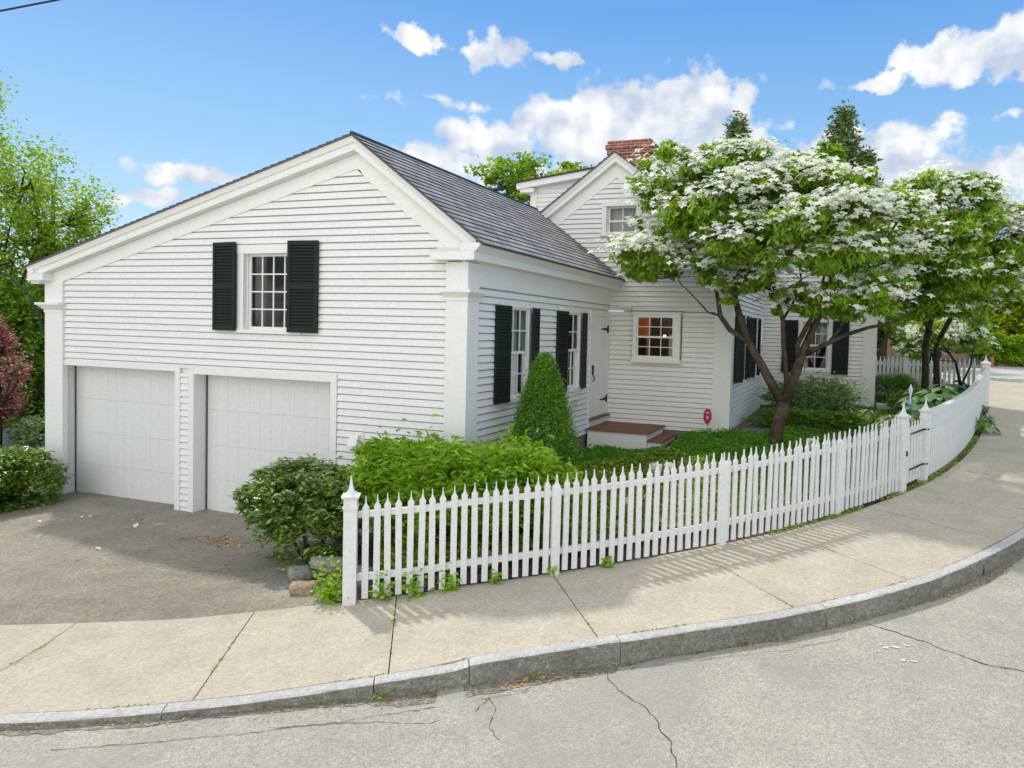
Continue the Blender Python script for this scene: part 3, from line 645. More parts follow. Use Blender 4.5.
# ---- windows
def window(fr, uc, hw, w0, w1, cols, rows, dh=True, fl=0.0, casing=.105, recess=.085, curtain=None, inner='dark_interior', cmat='curtain_cloth', deep=.6):
    """cols x rows lights in each sash; hw half width of the sash opening"""
    a, b = uc - hw, uc + hw; mb = MB()
    mb.box(a - casing, a, -.10, .038, w0 - .0, w1, fr); mb.box(b, b + casing, -.10, .038, w0 - .0, w1, fr)
    mb.box(a - casing - .012, b + casing + .012, -.10, .048, w1, w1 + casing + .01, fr)
    mb.box(a - casing - .02, b + casing + .02, -.101, .06, w0 - .055, w0, fr)
    mb.box(a - .025, a + .018, -.105, -.03 + fl * .6, w0, w1, fr); mb.box(b - .018, b + .025, -.105, -.03 + fl * .6, w0, w1, fr)
    win = wbuild(mb, 'window', WP, house)
    sashes = [(w0, (w0 + w1) / 2 + .018, -.075 + fl), ((w0 + w1) / 2 - .018, w1, -.05 + fl)] if dh else [(w0, w1, -.06)]
    for s0, s1, so in sashes:
        m = MB(); st = .034
        A, B = a + .019, b - .019
        m.box(A, A + st, so - .03, so, s0, s1, fr); m.box(B - st, B, so - .03, so, s0, s1, fr)
        m.box(A + st, B - st, so - .03, so, s0, s0 + st + .01, fr); m.box(A + st, B - st, so - .03, so, s1 - st, s1, fr)
        gu0, gu1, gw0, gw1 = A + st, B - st, s0 + st + .01, s1 - st
        for i in range(1, cols):
            u = gu0 + (gu1 - gu0) * i / cols; m.box(u - .0095, u + .0095, so - .024, so - .003, gw0, gw1, fr)
        for i in range(1, rows):
            z = gw0 + (gw1 - gw0) * i / rows; m.box(gu0, gu1, so - .0235, so - .0035, z - .0095, z + .0095, fr)
        wbuild(m, 'sash', WP, win)
        g = MB(); g.face([fr(gu0, so - .016, gw0), fr(gu1, so - .016, gw0), fr(gu1, so - .016, gw1), fr(gu0, so - .016, gw1)]); wbuild(g, 'pane', 'glass', win)
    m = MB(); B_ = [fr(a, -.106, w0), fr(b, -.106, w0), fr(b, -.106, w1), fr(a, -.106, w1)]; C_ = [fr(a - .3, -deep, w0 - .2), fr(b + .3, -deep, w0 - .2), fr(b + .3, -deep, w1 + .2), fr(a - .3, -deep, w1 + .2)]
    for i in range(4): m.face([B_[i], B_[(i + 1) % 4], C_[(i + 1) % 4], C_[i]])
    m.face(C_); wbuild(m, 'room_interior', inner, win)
    if curtain:
        for (c0, c1, z0, z1) in curtain:
            c = MB(); k = max(6, int((c1 - c0) / .015)); us = [c0 + (c1 - c0) * i / k for i in range(k + 1)]
            for i in range(k):
                o0 = -.17 + .018 * math.sin(us[i] * 75); o1 = -.17 + .018 * math.sin(us[i + 1] * 75)
                c.face([fr(us[i], o0, z0), fr(us[i + 1], o1, z0), fr(us[i + 1], o1, z1), fr(us[i], o0, z1)])
            wbuild(c, 'curtain', cmat, win)
    return win
def shutter(fr, u0, o0, u1, o1, w0, w1, win):
    """louvred shutter running from (u0,o0) to (u1,o1) in plan"""
    A = fr(u0, o0, 0); B = fr(u1, o1, 0); U = (B - A); wd = U.length; U.normalize(); Nn = U.cross(Vector((0, 0, 1)))
    if Nn.dot(fr.N) < 0: Nn = -Nn
    f2 = Fr(A, U, Nn); m = MB(); t = .03; st = .05
    m.box(0, st, 0, t, w0, w1, f2); m.box(wd - st, wd, 0, t, w0, w1, f2)
    mid = w0 + (w1 - w0) * .50
    for z0, z1 in ((w0, w0 + .07), (w1 - .06, w1), (mid - .035, mid + .035)): m.box(st, wd - st, 0, t, z0, z1, f2)
    for za, zb in ((w0 + .07, mid - .035), (mid + .035, w1 - .06)):
        k = int((zb - za) / .044); p = (zb - za) / k
        for i in range(k):
            z = za + i * p
            m.hexa([f2(st, .024, z), f2(wd - st, .024, z), f2(wd - st, .029, z + .006), f2(st, .029, z + .006), f2(st, .002, z + p * .95), f2(wd - st, .002, z + p * .95), f2(wd - st, .007, z + p), f2(st, .007, z + p)])
        m.face([f2(st, .0, za), f2(wd - st, .0, za), f2(wd - st, .0, zb), f2(st, .0, zb)])
    sh = wbuild(m, 'shutter', 'shutter_paint', win)
    return sh
# gable window: one sash of four by four lights
w = window(FG, -8.03, .47, 2.90, 4.02, 4, 4, dh=False, casing=.12, curtain=[(-8.50, -8.26, 2.9, 4.05), (-7.75, -7.55, 2.9, 4.05)], cmat='dim_curtain')
shutter(FG, -9.07, .035, -8.60, .075, 2.875, 4.19, w); shutter(FG, -7.62, .08, -7.12, .04, 2.875, 4.19, w)
# side wall
siding('side_wall_siding', FS, 8.5, 14.14, 1.02, 3.56, [wop(9.72, .40, 1.97, 3.33, .07), wop(11.95, .40, 1.97, 3.33, .07), (12.95, 14.1, 1.02, 3.42)])
w = window(FS, 9.72, .40, 1.97, 3.33, 3, 2, casing=.07, fl=.07, curtain=[(9.34, 10.1, 1.97, 3.34)])
shutter(FS, 9.00, .025, 9.37, .08, 1.935, 3.345, w); shutter(FS, 10.10, .10, 10.50, .02, 1.935, 3.345, w)
w = window(FS, 11.95, .40, 1.97, 3.33, 3, 2, casing=.07, fl=.07, curtain=[(11.62, 12.0, 1.97, 2.7)])
shutter(FS, 11.25, .025, 11.62, .08, 1.935, 3.345, w); shutter(FS, 12.33, .10, 12.72, .02, 1.935, 3.345, w)
# plank door with black strap hinges
mb = MB(); mb.box(12.93, 13.02, -.04, .035, 1.02, 3.43, FS); mb.box(14.05, 14.12, -.04, .03, 1.02, 3.43, FS); mb.box(13.02, 14.05, -.04, .033, 3.32, 3.43, FS)
dcs = wbuild(mb, 'door_casing', WP, house)
mb = MB()
for i in range(7): mb.box(13.022 + i * .1465, 13.022 + (i + 1) * .1465 - .003, -.03, .018, 1.31, 3.318, FS)
door = wbuild(mb, 'plank_door', WP, house)
mb = MB(); mb.box(12.95, 14.1, -.04, .09, 1.262, 1.30, FS); wbuild(mb, 'door_sill', 'deck_wood', door)
mb = MB(); mb.box(13.02, 14.05, -.05, .018, 1.02, 1.262, FS); wbuild(mb, 'kick_board', WP, door)
for z in (1.62, 3.06):
    mb = MB(); mb.hexa([FS(13.62, .019, z - .012), FS(14.03, .019, z - .035), FS(14.03, .026, z - .035), FS(13.62, .026, z - .012), FS(13.62, .019, z + .012), FS(14.03, .019, z + .035), FS(14.03, .026, z + .035), FS(13.62, .026, z + .012)])
    mb.box(13.99, 14.06, .019, .035, z - .08, z + .08, FS); wbuild(mb, 'strap_hinge', 'black_iron', door)
mb = MB(); mb.box(13.12, 13.15, .018, .05, 2.16, 2.34, FS); mb.box(13.11, 13.20, .018, .03, 2.30, 2.34, FS); mb.tube([(*FS(13.135, .03, 2.16), .012), (*FS(13.135, .07, 2.10), .012), (*FS(13.135, .05, 2.02), .012)], 6)
wbuild(mb, 'door_handle', 'black_iron', door)
# foundations
mb = MB(); mb.box(8.32, 14.2, -.2, -.012, -.3, 1.022, FS); mb.box(-4.72, -2.21, -.2, -.012, .2, 1.042, FK); mb.box(14.17, 19.6, -.2, -.012, .3, 1.062, FE); mb.box(-2.3, .64, -.2, -.012, .5, 1.14, FW)
wbuild(mb, 'foundation', 'foundation_stone', house)
# ---- kitchen gable wall: ridge x=-4.67 z=6.72
KX, KZ, KS = -4.65, 6.71, .735
def kroof(x): return KZ - abs(x - KX) * KS
def kclip(w_): d = (KZ - DROPK + .02 - w_) / KS; return KX - d, KX + d
siding('kitchen_wall_siding', FK, -7.1, -2.52, 1.04, 6.3, [(-4.19, -3.17, 2.42, 3.44), wop(-4.52, .33, 5.06, 5.62, .1)], kclip)
mb = MB(); mb.box(-2.52, -2.19, -.02, .03, 1.04, 4.6, FK); mb.box(14.121, 14.40, -.02, .028, 1.045, 4.6, FE); wbuild(mb, 'corner_board', WP, house)
mb = MB()
def ksec(x): return [(x, 14.15 - o, kroof(x) - d) for o, d in PROF]
mb.sweep([ksec(-7.3), ksec(KX)]); mb.sweep([ksec(KX), ksec(-1.93)]); wbuild(mb, 'rake_board', WP, house)
mb = MB(); mb.sweep([[(-2.19 + o, y, kroof(-1.9) - d) for o, d in PE] for y in (13.9, 25)]); wbuild(mb, 'eave_cornice', WP, house)
roof_slab((KX, KZ), (-1.88, kroof(-1.88)), 13.93, 25); roof_slab((KX, KZ), (-7.6, kroof(-7.6)), 13.93, 25)
w = window(FK, -4.52, .33, 5.06, 5.62, 2, 1, dh=False, casing=.1, curtain=[(-4.86, -4.2, 5.0, 5.66)])
mb = MB(); mb.box(-4.86, -4.19, -.06, -.03, 5.30, 5.335, FK); wbuild(mb, 'meeting_rail', WP, w)
# dormer on the left slope
mb = MB(); mb.hexa([(-7.10, 15.3, 4.4), (-4.9, 15.3, 4.4), (-4.9, 19, 4.4), (-7.10, 19, 4.4), (-7.10, 15.3, 6.36), (-4.9, 15.3, 6.68), (-4.9, 19, 6.68), (-7.10, 19, 6.36)])
dm = wbuild(mb, 'dormer', 'white_siding', house)
siding('dormer_siding', Fr((0, 15.3, 0), (1, 0, 0), (0, -1, 0)), -6.98, -5.0, 4.8, 6.5, (), lambda w_: (-99, 99) if w_ < 6.25 else (-7.1 + (w_ - 6.25) * 6.9, 99))
mb = MB(); mb.box(-7.12, -6.98, 15.265, 15.3, 4.8, 6.3); mb.box(-7.135, -7.10, 15.26, 15.5, 4.8, 6.3)
mb.hexa([(-7.42, 15.08, 6.27), (-5.1, 15.08, 6.56), (-5.1, 19.2, 6.56), (-7.42, 19.2, 6.27), (-7.42, 15.08, 6.41), (-5.1, 15.08, 6.70), (-5.1, 19.2, 6.70), (-7.42, 19.2, 6.41)])
mb.box(-7.34, -7.0, 15.12, 15.28, 6.2, 6.30)
wbuild(mb, 'dormer_trim', WP, house)
mb = MB(); mb.hexa([(-7.47, 15.03, 6.405), (-5.0, 15.03, 6.715), (-5.0, 19.25, 6.715), (-7.47, 19.25, 6.405), (-7.47, 15.03, 6.435), (-5.0, 15.03, 6.745), (-5.0, 19.25, 6.745), (-7.47, 19.25, 6.435)]); wbuild(mb, 'dormer_roof', 'roof_shingles', house)
# chimney
mb = MB()
def bbox_uv(mb, x0, x1, y0, y1, z0, z1):
    mb.face([(x0, y0, z0), (x1, y0, z0), (x1, y0, z1), (x0, y0, z1)], [(x0, z0), (x1, z0), (x1, z1), (x0, z1)])
    mb.face([(x1, y0, z0), (x1, y1, z0), (x1, y1, z1), (x1, y0, z1)], [(y0, z0), (y1, z0), (y1, z1), (y0, z1)])
    mb.face([(x1, y1, z0), (x0, y1, z0), (x0, y1, z1), (x1, y1, z1)], [(x0, z0), (x1, z0), (x1, z1), (x0, z1)])
    mb.face([(x0, y1, z0), (x0, y0, z0), (x0, y0, z1), (x0, y1, z1)], [(y0, z0), (y1, z0), (y1, z1), (y0, z1)])
    mb.face([(x0, y0, z1), (x1, y0, z1), (x1, y1, z1), (x0, y1, z1)], [(0, 0), (.5, 0), (.5, .5), (0, .5)])
bbox_uv(mb, -5.50, -4.48, 16.03, 16.97, 5.8, 7.18); bbox_uv(mb, -5.53, -4.45, 16.0, 17.0, 7.18, 7.30); bbox_uv(mb, -5.56, -4.42, 15.97, 17.03, 7.30, 7.40); bbox_uv(mb, -5.52, -4.46, 16.01, 16.99, 7.40, 7.50)
for n_m in ('brick',):
    t = M['brick'].node_tree
    for l in list(t.links):
        if l.to_socket.name == 'Vector' and l.to_node.type == 'TEX_BRICK': t.links.remove(l)
    bt = [x for x in t.nodes if x.type == 'TEX_BRICK'][0]; tcn = [x for x in t.nodes if x.type == 'TEX_COORD'][0]; t.links.new(tcn.outputs['UV'], bt.inputs[0])
wbuild(mb, 'chimney', 'brick', house)
# projecting box window with the lit kitchen behind it
FB = Fr((0, 14.0, 0), (1, 0, 0), (0, -1, 0))
mb = MB(); mb.box(-4.17, -4.10, -.15, .0, 2.47, 3.40, FB); mb.box(-3.31, -3.19, -.15, .0, 2.47, 3.40, FB); mb.box(-4.10, -3.31, -.15, .0, 3.36, 3.40, FB); mb.box(-4.10, -3.31, -.15, .0, 2.47, 2.50, FB)
mb.box(-4.20, -3.16, -.15, .025, 2.40, 2.469, FB); mb.box(-4.19, -3.17, -.15, .02, 3.401, 3.44, FB)
bw = wbuild(mb, 'box_window', WP, house)
mb = MB(); mb.box(-4.22, -3.13, -.15, .05, 3.441, 3.456, FB); wbuild(mb, 'box_window_cap', 'metal_edge', bw)
mb = MB()
for s0, s1, so in ((2.50, 2.945, -.045), (2.905, 3.36, -.02)):
    A_, B_ = -4.097, -3.313; st = .033
    mb.box(A_, A_ + st, so - .025, so, s0, s1, FB); mb.box(B_ - st, B_, so - .025, so, s0, s1, FB); mb.box(A_ + st, B_ - st, so - .025, so, s0, s0 + .04, FB); mb.box(A_ + st, B_ - st, so - .025, so, s1 - .04, s1, FB)
    for i in (1, 2): u = A_ + st + (B_ - A_ - 2 * st) * i / 3; mb.box(u - .008, u + .008, so - .02, so - .004, s0 + .04, s1 - .04, FB)
    z = (s0 + s1) / 2; mb.box(A_ + st, B_ - st, so - .0195, so - .0045, z - .008, z + .008, FB)
wbuild(mb, 'sash', WP, bw)
mb = MB(); mb.face([FB(-4.07, -.05, 2.53), FB(-3.34, -.05, 2.53), FB(-3.34, -.05, 3.33), FB(-4.07, -.05, 3.33)]); wbuild(mb, 'pane', 'glass', bw)
mb = MB(); a = [(-4.10, 14.151, 2.47), (-3.31, 14.151, 2.47), (-3.31, 14.151, 3.40), (-4.10, 14.151, 3.40)]; b = [(-5.0, 16.0, 1.6), (-2.4, 16.0, 1.6), (-2.4, 16.0, 3.9), (-5.0, 16.0, 3.9)]
for i in range(4): mb.face([a[i], a[(i + 1) % 4], b[(i + 1) % 4], b[i]])
mb.face(b); wbuild(mb, 'kitchen_interior', 'orange_wall', bw)
mb = MB(); mb.box(-4.30, -3.65, 15.9, 15.98, 1.7, 3.45); mb.box(-4.9, -4.42, 15.5, 15.97, 1.6, 2.9); mb.box(-3.5, -2.5, 15.6, 15.97, 1.6, 2.75); wbuild(mb, 'kitchen_cabinet', 'dark_interior', bw)
mb = MB(); mb.box(-3.45, -3.34, 14.2, 14.22, 2.48, 2.98); wbuild(mb, 'curtain', 'curtain_cloth', bw)
bl = bpy.data.lights.new('kitchen_lamp', 'POINT'); bl.energy = 7; bl.color = (1, .68, .40); bl.shadow_soft_size = .08
lo = bpy.data.objects.new('kitchen_lamp', bl); col.objects.link(lo); lo.location = Vector((-4.05, 15.1, 3.3)) - house.location; lo.parent = house
t = NT('bulb'); t.b.inputs['Emission Color'].default_value = (1, .8, .35, 1); t.b.inputs['Emission Strength'].default_value = 4; M['bulb'] = t.m
mb = MB(); mb.tube([(-3.72, 14.9, 2.93, .02), (-3.72, 14.9, 2.95, .03), (-3.72, 14.9, 2.97, .02)], 8); wbuild(mb, 'lamp_bulb', 'bulb', bw)
# small hooded vent beside the box window
mb = MB(); mb.box(-4.50, -4.23, .0, .05, 3.52, 3.56, FK); mb.hexa([FK(-4.50, .02, 3.50), FK(-4.23, .02, 3.50), FK(-4.23, .14, 3.50), FK(-4.50, .14, 3.50), FK(-4.50, .02, 3.56), FK(-4.23, .02, 3.56), FK(-4.23, .03, 3.56), FK(-4.50, .03, 3.56)])
wbuild(mb, 'vent_hood', WP, house)
# ---- long side wall and the far wing
siding('long_wall_siding', FE, 14.40, 19.49, 1.065, 4.4, [wop(15.37, .32, 2.05, 3.38, .09), wop(17.37, .32, 2.05, 3.38, .09)])
w = window(FE, 15.37, .32, 2.05, 3.38, 2, 3, curtain=[(15.08, 15.7, 2.0, 3.4)], casing=.09, fl=.06)
shutter(FE, 14.50, .03, 14.93, .13, 2.03, 3.42, w); shutter(FE, 15.78, .10, 16.15, .03, 2.03, 3.42, w)
w = window(FE, 17.37, .32, 2.05, 3.38, 2, 3, curtain=[(17.08, 17.7, 2.0, 3.4)], casing=.09, fl=.06)
shutter(FE, 16.6, .03, 16.98, .13, 2.03, 3.42, w); shutter(FE, 17.8, .14, 18.15, .05, 2.03, 3.42, w)
siding('wing_siding', FW, -2.18, .36, 1.16, 5.2, [wop(-.81, .33, 2.16, 3.42, .105)], lambda w_: (-99, 99) if w_ < 4 else (-99, .6 - (w_ - 4) / .72))
mb = MB(); mb.box(.36, .675, -.02, .045, 1.14, 3.9, FW); mb.box(.2, .82, -.02, .16, 3.88, 4.0, FW); mb.box(.3, .735, -.02, .09, 3.80, 3.879, FW); wbuild(mb, 'corner_pilaster', WP, house)
mb = MB(); mb.box(.672, .69, 19.46, 19.8, 1.14, 3.9); mb.box(.60, .671, 19.52, 26, .8, 4.0); wbuild(mb, 'wing_side_wall', WP, house)
w = window(FW, -.81, .33, 2.16, 3.42, 2, 2, curtain=[(-.70, -.48, 2.75, 3.42), (-1.12, -.98, 2.2, 3.42)])
shutter(FW, -1.65, .03, -1.25, .06, 2.06, 3.44, w); shutter(FW, -.385, .06, .02, .03, 2.06, 3.44, w)
mb = MB()
WX, WZ = -2.0, 5.95
def wroof(x): return WZ - abs(x - WX) * .72
mb.sweep([[(x, 19.5 - o, wroof(x) - d) for o, d in PROF] for x in (-3.6, WX)]); mb.sweep([[(x, 19.5 - o, wroof(x) - d) for o, d in PROF] for x in (WX, .85)])
wbuild(mb, 'rake_board', WP, house)
roof_slab((WX, WZ), (.88, wroof(.88)), 19.28, 26)
roof_slab((WX, WZ), (-3.9, wroof(-3.9)), 19.28, 26)
# wall light by the garage door
o = empty('exterior_lamp', (-6.42, 8.2, 1.39), 0, 'small white boxy lamp on the clapboards right of the garage door, just above the shrubs', 'lamp')
mb = MB(); mb.box(-6.535, -6.315, -.0, .035, 1.29, 1.49, FG); wbuild(mb, 'back_plate', WP, o)
mb = MB(); mb.hexa([FG(-6.505, .03, 1.325), FG(-6.365, .03, 1.325), FG(-6.365, .15, 1.325), FG(-6.505, .15, 1.325), FG(-6.505, .03, 1.475), FG(-6.365, .03, 1.475), FG(-6.365, .09, 1.475), FG(-6.505, .09, 1.475)]); wbuild(mb, 'lamp_hood', WP, o)
# white folding bracket under the second side window
o = empty('shelf_bracket', (-4.7, 11.7, 1.7), 0, 'white shelf bracket on the side wall beneath the far window', 'bracket')
mb = MB(); mb.box(11.55, 12.15, .02, .20, 1.78, 1.80, FS); wbuild(mb, 'shelf', WP, o)
for u in (11.62, 12.05):
    mb = MB(); mb.box(u, u + .03, .021, .045, 1.56, 1.779, FS); mb.hexa([FS(u, .03, 1.56), FS(u + .028, .03, 1.56), FS(u + .028, .06, 1.56), FS(u, .06, 1.56), FS(u, .15, 1.779), FS(u + .028, .15, 1.779), FS(u + .028, .19, 1.779), FS(u, .19, 1.779)]); wbuild(mb, 'bracket_arm', WP, o)
# ---- stoop
o = empty('entrance_stoop', (-4.1, 13.3, .7), 0, 'low wooden stoop with red-brown decking and white skirt at the plank door', 'stoop')
mb = MB(); k = 10; y0, y1 = 12.80, 14.10
for i in range(k): mb.box(-4.70, -3.45, y0 + (y1 - y0) * i / k + .003, y0 + (y1 - y0) * (i + 1) / k - .003, 1.10, 1.135)
wbuild(mb, 'deck_board', 'deck_wood', o)
mb = MB(); mb.box(-4.68, -3.50, 12.84, 12.87, .5, 1.099); mb.box(-3.53, -3.499, 12.871, 14.1, .5, 1.098); wbuild(mb, 'skirt', WP, o)
mb = MB()
for i in range(3): mb.box(-3.495 + i * .1, -3.40 + i * .1, 12.86, 14.08, .955, .985)
wbuild(mb, 'step', 'deck_wood', o)
mb = MB(); mb.box(-3.49, -3.23, 12.9, 14.05, .5, .954); wbuild(mb, 'step_riser', WP, o)
# ================================================================== FENCES
def fpt(s, n=0): p = PN(s, n); return p
PICK = [(0, 0), (.064, 0), (.064, .90), (.066, .925), (.056, .94), (.047, .955), (.041, .975), (.0375, 1.0), (.0355, 1.04), (.0285, 1.04), (.0265, 1.0), (.023, .975), (.017, .955), (.008, .94), (-.002, .925), (0, .90)]
def picket_mesh(h=1.07, th=.02):
    m = MB(); k = h / 1.04; P = [(x - .032, z * k) for x, z in PICK]; n = len(P)
    m.v = [(x, -th / 2, z) for x, z in P] + [(x, th / 2, z) for x, z in P]
    m.f = [tuple(range(n)), tuple(range(2 * n - 1, n - 1, -1))] + [(i, i + n, (i + 1) % n + n, (i + 1) % n) for i in range(n)]; m.uv = [None] * len(m.f)
    return m
def rail(name, ss, n, zo, hgt, dep, par, zf=zside):
    mb = MB(); secs = []
    for s in ss:
        z = zf(s) + zo; a = PN(s, n); b = PN(s, n + dep); secs.append([(a.x, a.y, z), (b.x, b.y, z), (b.x, b.y, z + hgt), (a.x, a.y, z + hgt)])
    mb.sweep(secs, closed=True); return wbuild(mb, name, 'fence_paint', par)
def finial_post(s, n, h, wd, label, group, zf=None, top=True, par=None, xy=None):
    if xy: x, y, z, ang = xy
    else: p = PN(s, n); x, y, z = p.x, p.y, zside(s); ang = math.atan2(path(s)[3], path(s)[2])
    o = empty('fence_post', (x, y, z - .02), ang, label, 'fence post', group)
    w2 = wd / 2
    m = MB(); m.frustum(0, 0, w2, w2, -.05, h); m.build('post_shaft', 'fence_paint', o)
    m = MB(); m.frustum(0, 0, w2 + .008, w2 + .008, h - .10, h - .075); m.frustum(0, 0, w2 + .006, w2 + .022, h - .0, h + .018); m.frustum(0, 0, w2 + .022, w2 + .022, h + .018, h + .035)
    m.build('cap', 'fence_paint', o)
    m = MB(); pr = [(w2 + .012, .035), (w2 * .62, .062), (w2 * .38, .095), (w2 * .24, .135), (w2 * .14, .19), (.003, .235)]
    for (a, za), (b, zb) in zip(pr[:-1], pr[1:]): m.frustum(0, 0, a, b, h + za, h + zb)
    m.build('finial', 'fence_paint', o)
    return o
def picket_fence(s0, s1, label, pitch=.1115, posts=()):
    b = PN(s0, .0); root = empty('picket_fence', (b.x, b.y, b.z), 0, label, 'fence')
    pm = picket_mesh().build('picket', 'fence_paint', root); me = pm.data; n = int((s1 - s0 - .09) / pitch); first = True
    for i in range(n + 1):
        s = s0 + .085 + (s1 - s0 - .16) * i / n; p = PN(s, 0); ang = math.atan2(path(s)[3], path(s)[2])
        o = pm if first else bpy.data.objects.new('picket', me)
        if not first: col.objects.link(o); o.parent = root
        first = False
        o.location = Vector((p.x, p.y, zside(s) + .035 + random.gauss(0, .003))) - Vector(root.location); o.rotation_euler = (random.gauss(0, .007), random.gauss(0, .006), ang + random.gauss(0, .02))
        o.scale = (1, 1, 1 + .006 * min(max(s, 0), 9) + random.gauss(0, .007))
    ss = list(np.arange(s0, s1, .25)) + [s1]
    rail('rail', ss, .012, .875, .065, .036, root); rail('rail', ss, .012, .22, .07, .036, root)
    for s in posts:
        p = PN(s, 0); ang = math.atan2(path(s)[3], path(s)[2]); loc = Vector((p.x, p.y, zside(s))) - Vector(root.location)
        m = MB(); k_ = 1.03 + .006 * s; m.frustum(0, .0, .046, .046, -.05, .935 * k_, .035, .05); m.frustum(0, -.0, .046, .010, .935 * k_, .985 * k_, .035, .010); m.frustum(0, 0, .010, .005, .985 * k_, 1.075 * k_)
        o = m.build('line_post', 'fence_paint', root); o.location = loc; o.rotation_euler = (0, 0, ang)
    return root
picket_fence(0.05, 7.95, 'long curved white picket fence along the sidewalk, with open gaps between pointed pickets', posts=(2.12, 4.27, 6.33))
finial_post(-.012, 0, 1.11, .13, 'square white finial post at the near end of the picket fence, beside the stones', 'finial posts of the fence')
finial_post(8.02, 0, 1.14, .125, 'white finial post on the near side of the garden gate', 'finial posts of the fence')
finial_post(8.86, 0, 1.12, .12, 'white finial post carrying the black hinges on the far side of the garden gate', 'finial posts of the fence')
finial_post(16.95, 0, 1.10, .20, 'white finial post at the far corner where the fence leaves the sidewalk', 'finial posts of the fence')
# gate
gb = PN(8.44, 0); g = empty('garden_gate', (gb.x, gb.y, gb.z), 0, 'white picket garden gate with black strap hinges set in the curved fence', 'gate')
pmg = picket_mesh(.93)
gm = None
for i in range(6):
    s = 8.15 + i * .112; p = PN(s, .01); ang = math.atan2(path(s)[3], path(s)[2])
    if gm is None: o = pmg.build('picket', 'fence_paint', g); gm = o.data
    else: o = bpy.data.objects.new('picket', gm); col.objects.link(o); o.parent = g
    o.location = Vector((p.x, p.y, zside(s) + .08)) - Vector(g.location); o.rotation_euler = (0, 0, ang)
rail('rail', [8.09, 8.4, 8.79], .022, .80, .08, .036, g); rail('rail', [8.09, 8.4, 8.79], .022, .26, .08, .036, g)
for z in (.84, .29):
    mb = MB(); secs = []
    for s in (8.27, 8.5, 8.77, 8.83):
        a = PN(s, -.012); b_ = PN(s, -.02); hh = .008 if s < 8.3 else .013
        if s > 8.8: a = PN(s, -.075); b_ = PN(s, -.083)
        secs.append([(a.x, a.y, zside(s) + z - hh), (b_.x, b_.y, zside(s) + z - hh), (b_.x, b_.y, zside(s) + z + hh), (a.x, a.y, zside(s) + z + hh)])
    mb.sweep(secs, closed=True); wbuild(mb, 'strap_hinge', 'black_iron', g)
mb = MB(); a = PN(8.04, -.07); mb.box(a.x - .012, a.x + .012, a.y - .012, a.y + .012, zside(8.4) + .52, zside(8.4) + .60); wbuild(mb, 'latch', 'black_iron', g)
# tight board fence with a cap rail beyond the gate
b = PN(8.95, 0); root = empty('board_fence', (b.x, b.y, b.z), 0, 'curved white board fence with smooth cap rail between the gate and the far post', 'fence')
bm_ = MB(); bm_.box(-.036, .036, -.01, .01, 0, .95); bd = bm_.build('board', 'fence_paint', root); me = bd.data; n = 84
for i in range(n):
    s = 9.0 + (16.8 - 9.0) * i / (n - 1); p = PN(s, 0); o = bd if i == 0 else bpy.data.objects.new('board', me)
    if i: col.objects.link(o); o.parent = root
    o.location = Vector((p.x, p.y, zside(s) + .04)) - Vector(root.location); o.rotation_euler = (0, 0, math.atan2(path(s)[3], path(s)[2])); o.scale = (1, 1, 1.09 - .009 * (s - 9) + random.gauss(0, .002))
ss = list(np.arange(8.95, 16.85, .25)) + [16.85]; zc = lambda s: zside(s) - .0085 * (s - 9)
rail('cap_rail', ss, -.045, 1.08, .03, .10, root, zc); rail('rail', ss, .0115, .86, .08, .036, root, zc); rail('rail', ss, .0115, .24, .08, .036, root); rail('fascia_rail', ss, -.022, 1.013, .066, .011, root, zc)
# back fence running from the corner post to the left
A = PN(16.98, .12); Bp = Vector((-1.2, 23.2)); root = empty('picket_fence', (A.x, A.y, zside(17.2)), 0, 'far white picket fence across the back of the garden behind the dark tree trunks', 'fence')
D = Vector((Bp.x - A.x, Bp.y - A.y)); L_ = D.length; D.normalize(); ang = math.atan2(D.y, D.x); n = int(L_ / .125); fm = None
def zb(t): return zside(17.2) + (float(zg(-1.2, 23.2)) - zside(17.2)) * t / L_ + .05
for i in range(n):
    t = .15 + i * .125
    if fm is None: o = picket_mesh(1.15).build('picket', 'fence_paint', root); fm = o.data
    else: o = bpy.data.objects.new('picket', fm); col.objects.link(o); o.parent = root
    o.location = Vector((A.x + D.x * t, A.y + D.y * t, zb(t))) - Vector(root.location); o.rotation_euler = (0, 0, ang)
for zo in (.25, .9):
    mb = MB(); Nn = Vector((-D.y, D.x)) * -1
    P = lambda t, q, z: (A.x + D.x * t + Nn.x * q, A.y + D.y * t + Nn.y * q, zb(t) + z)
    mb.hexa([P(0, .012, zo), P(L_, .012, zo), P(L_, .05, zo), P(0, .05, zo), P(0, .012, zo + .08), P(L_, .012, zo + .08), P(L_, .05, zo + .08), P(0, .05, zo + .08)]); wbuild(mb, 'rail', 'fence_paint', root)
for t in (2.0, 4.0):
    mb = MB(); x, y = A.x + D.x * t, A.y + D.y * t; mb.frustum(x, y, .06, .06, zb(t) - .1, zb(t) + 1.1); mb.frustum(x, y, .075, .075, zb(t) + 1.1, zb(t) + 1.13); wbuild(mb, 'line_post', 'fence_paint', root)
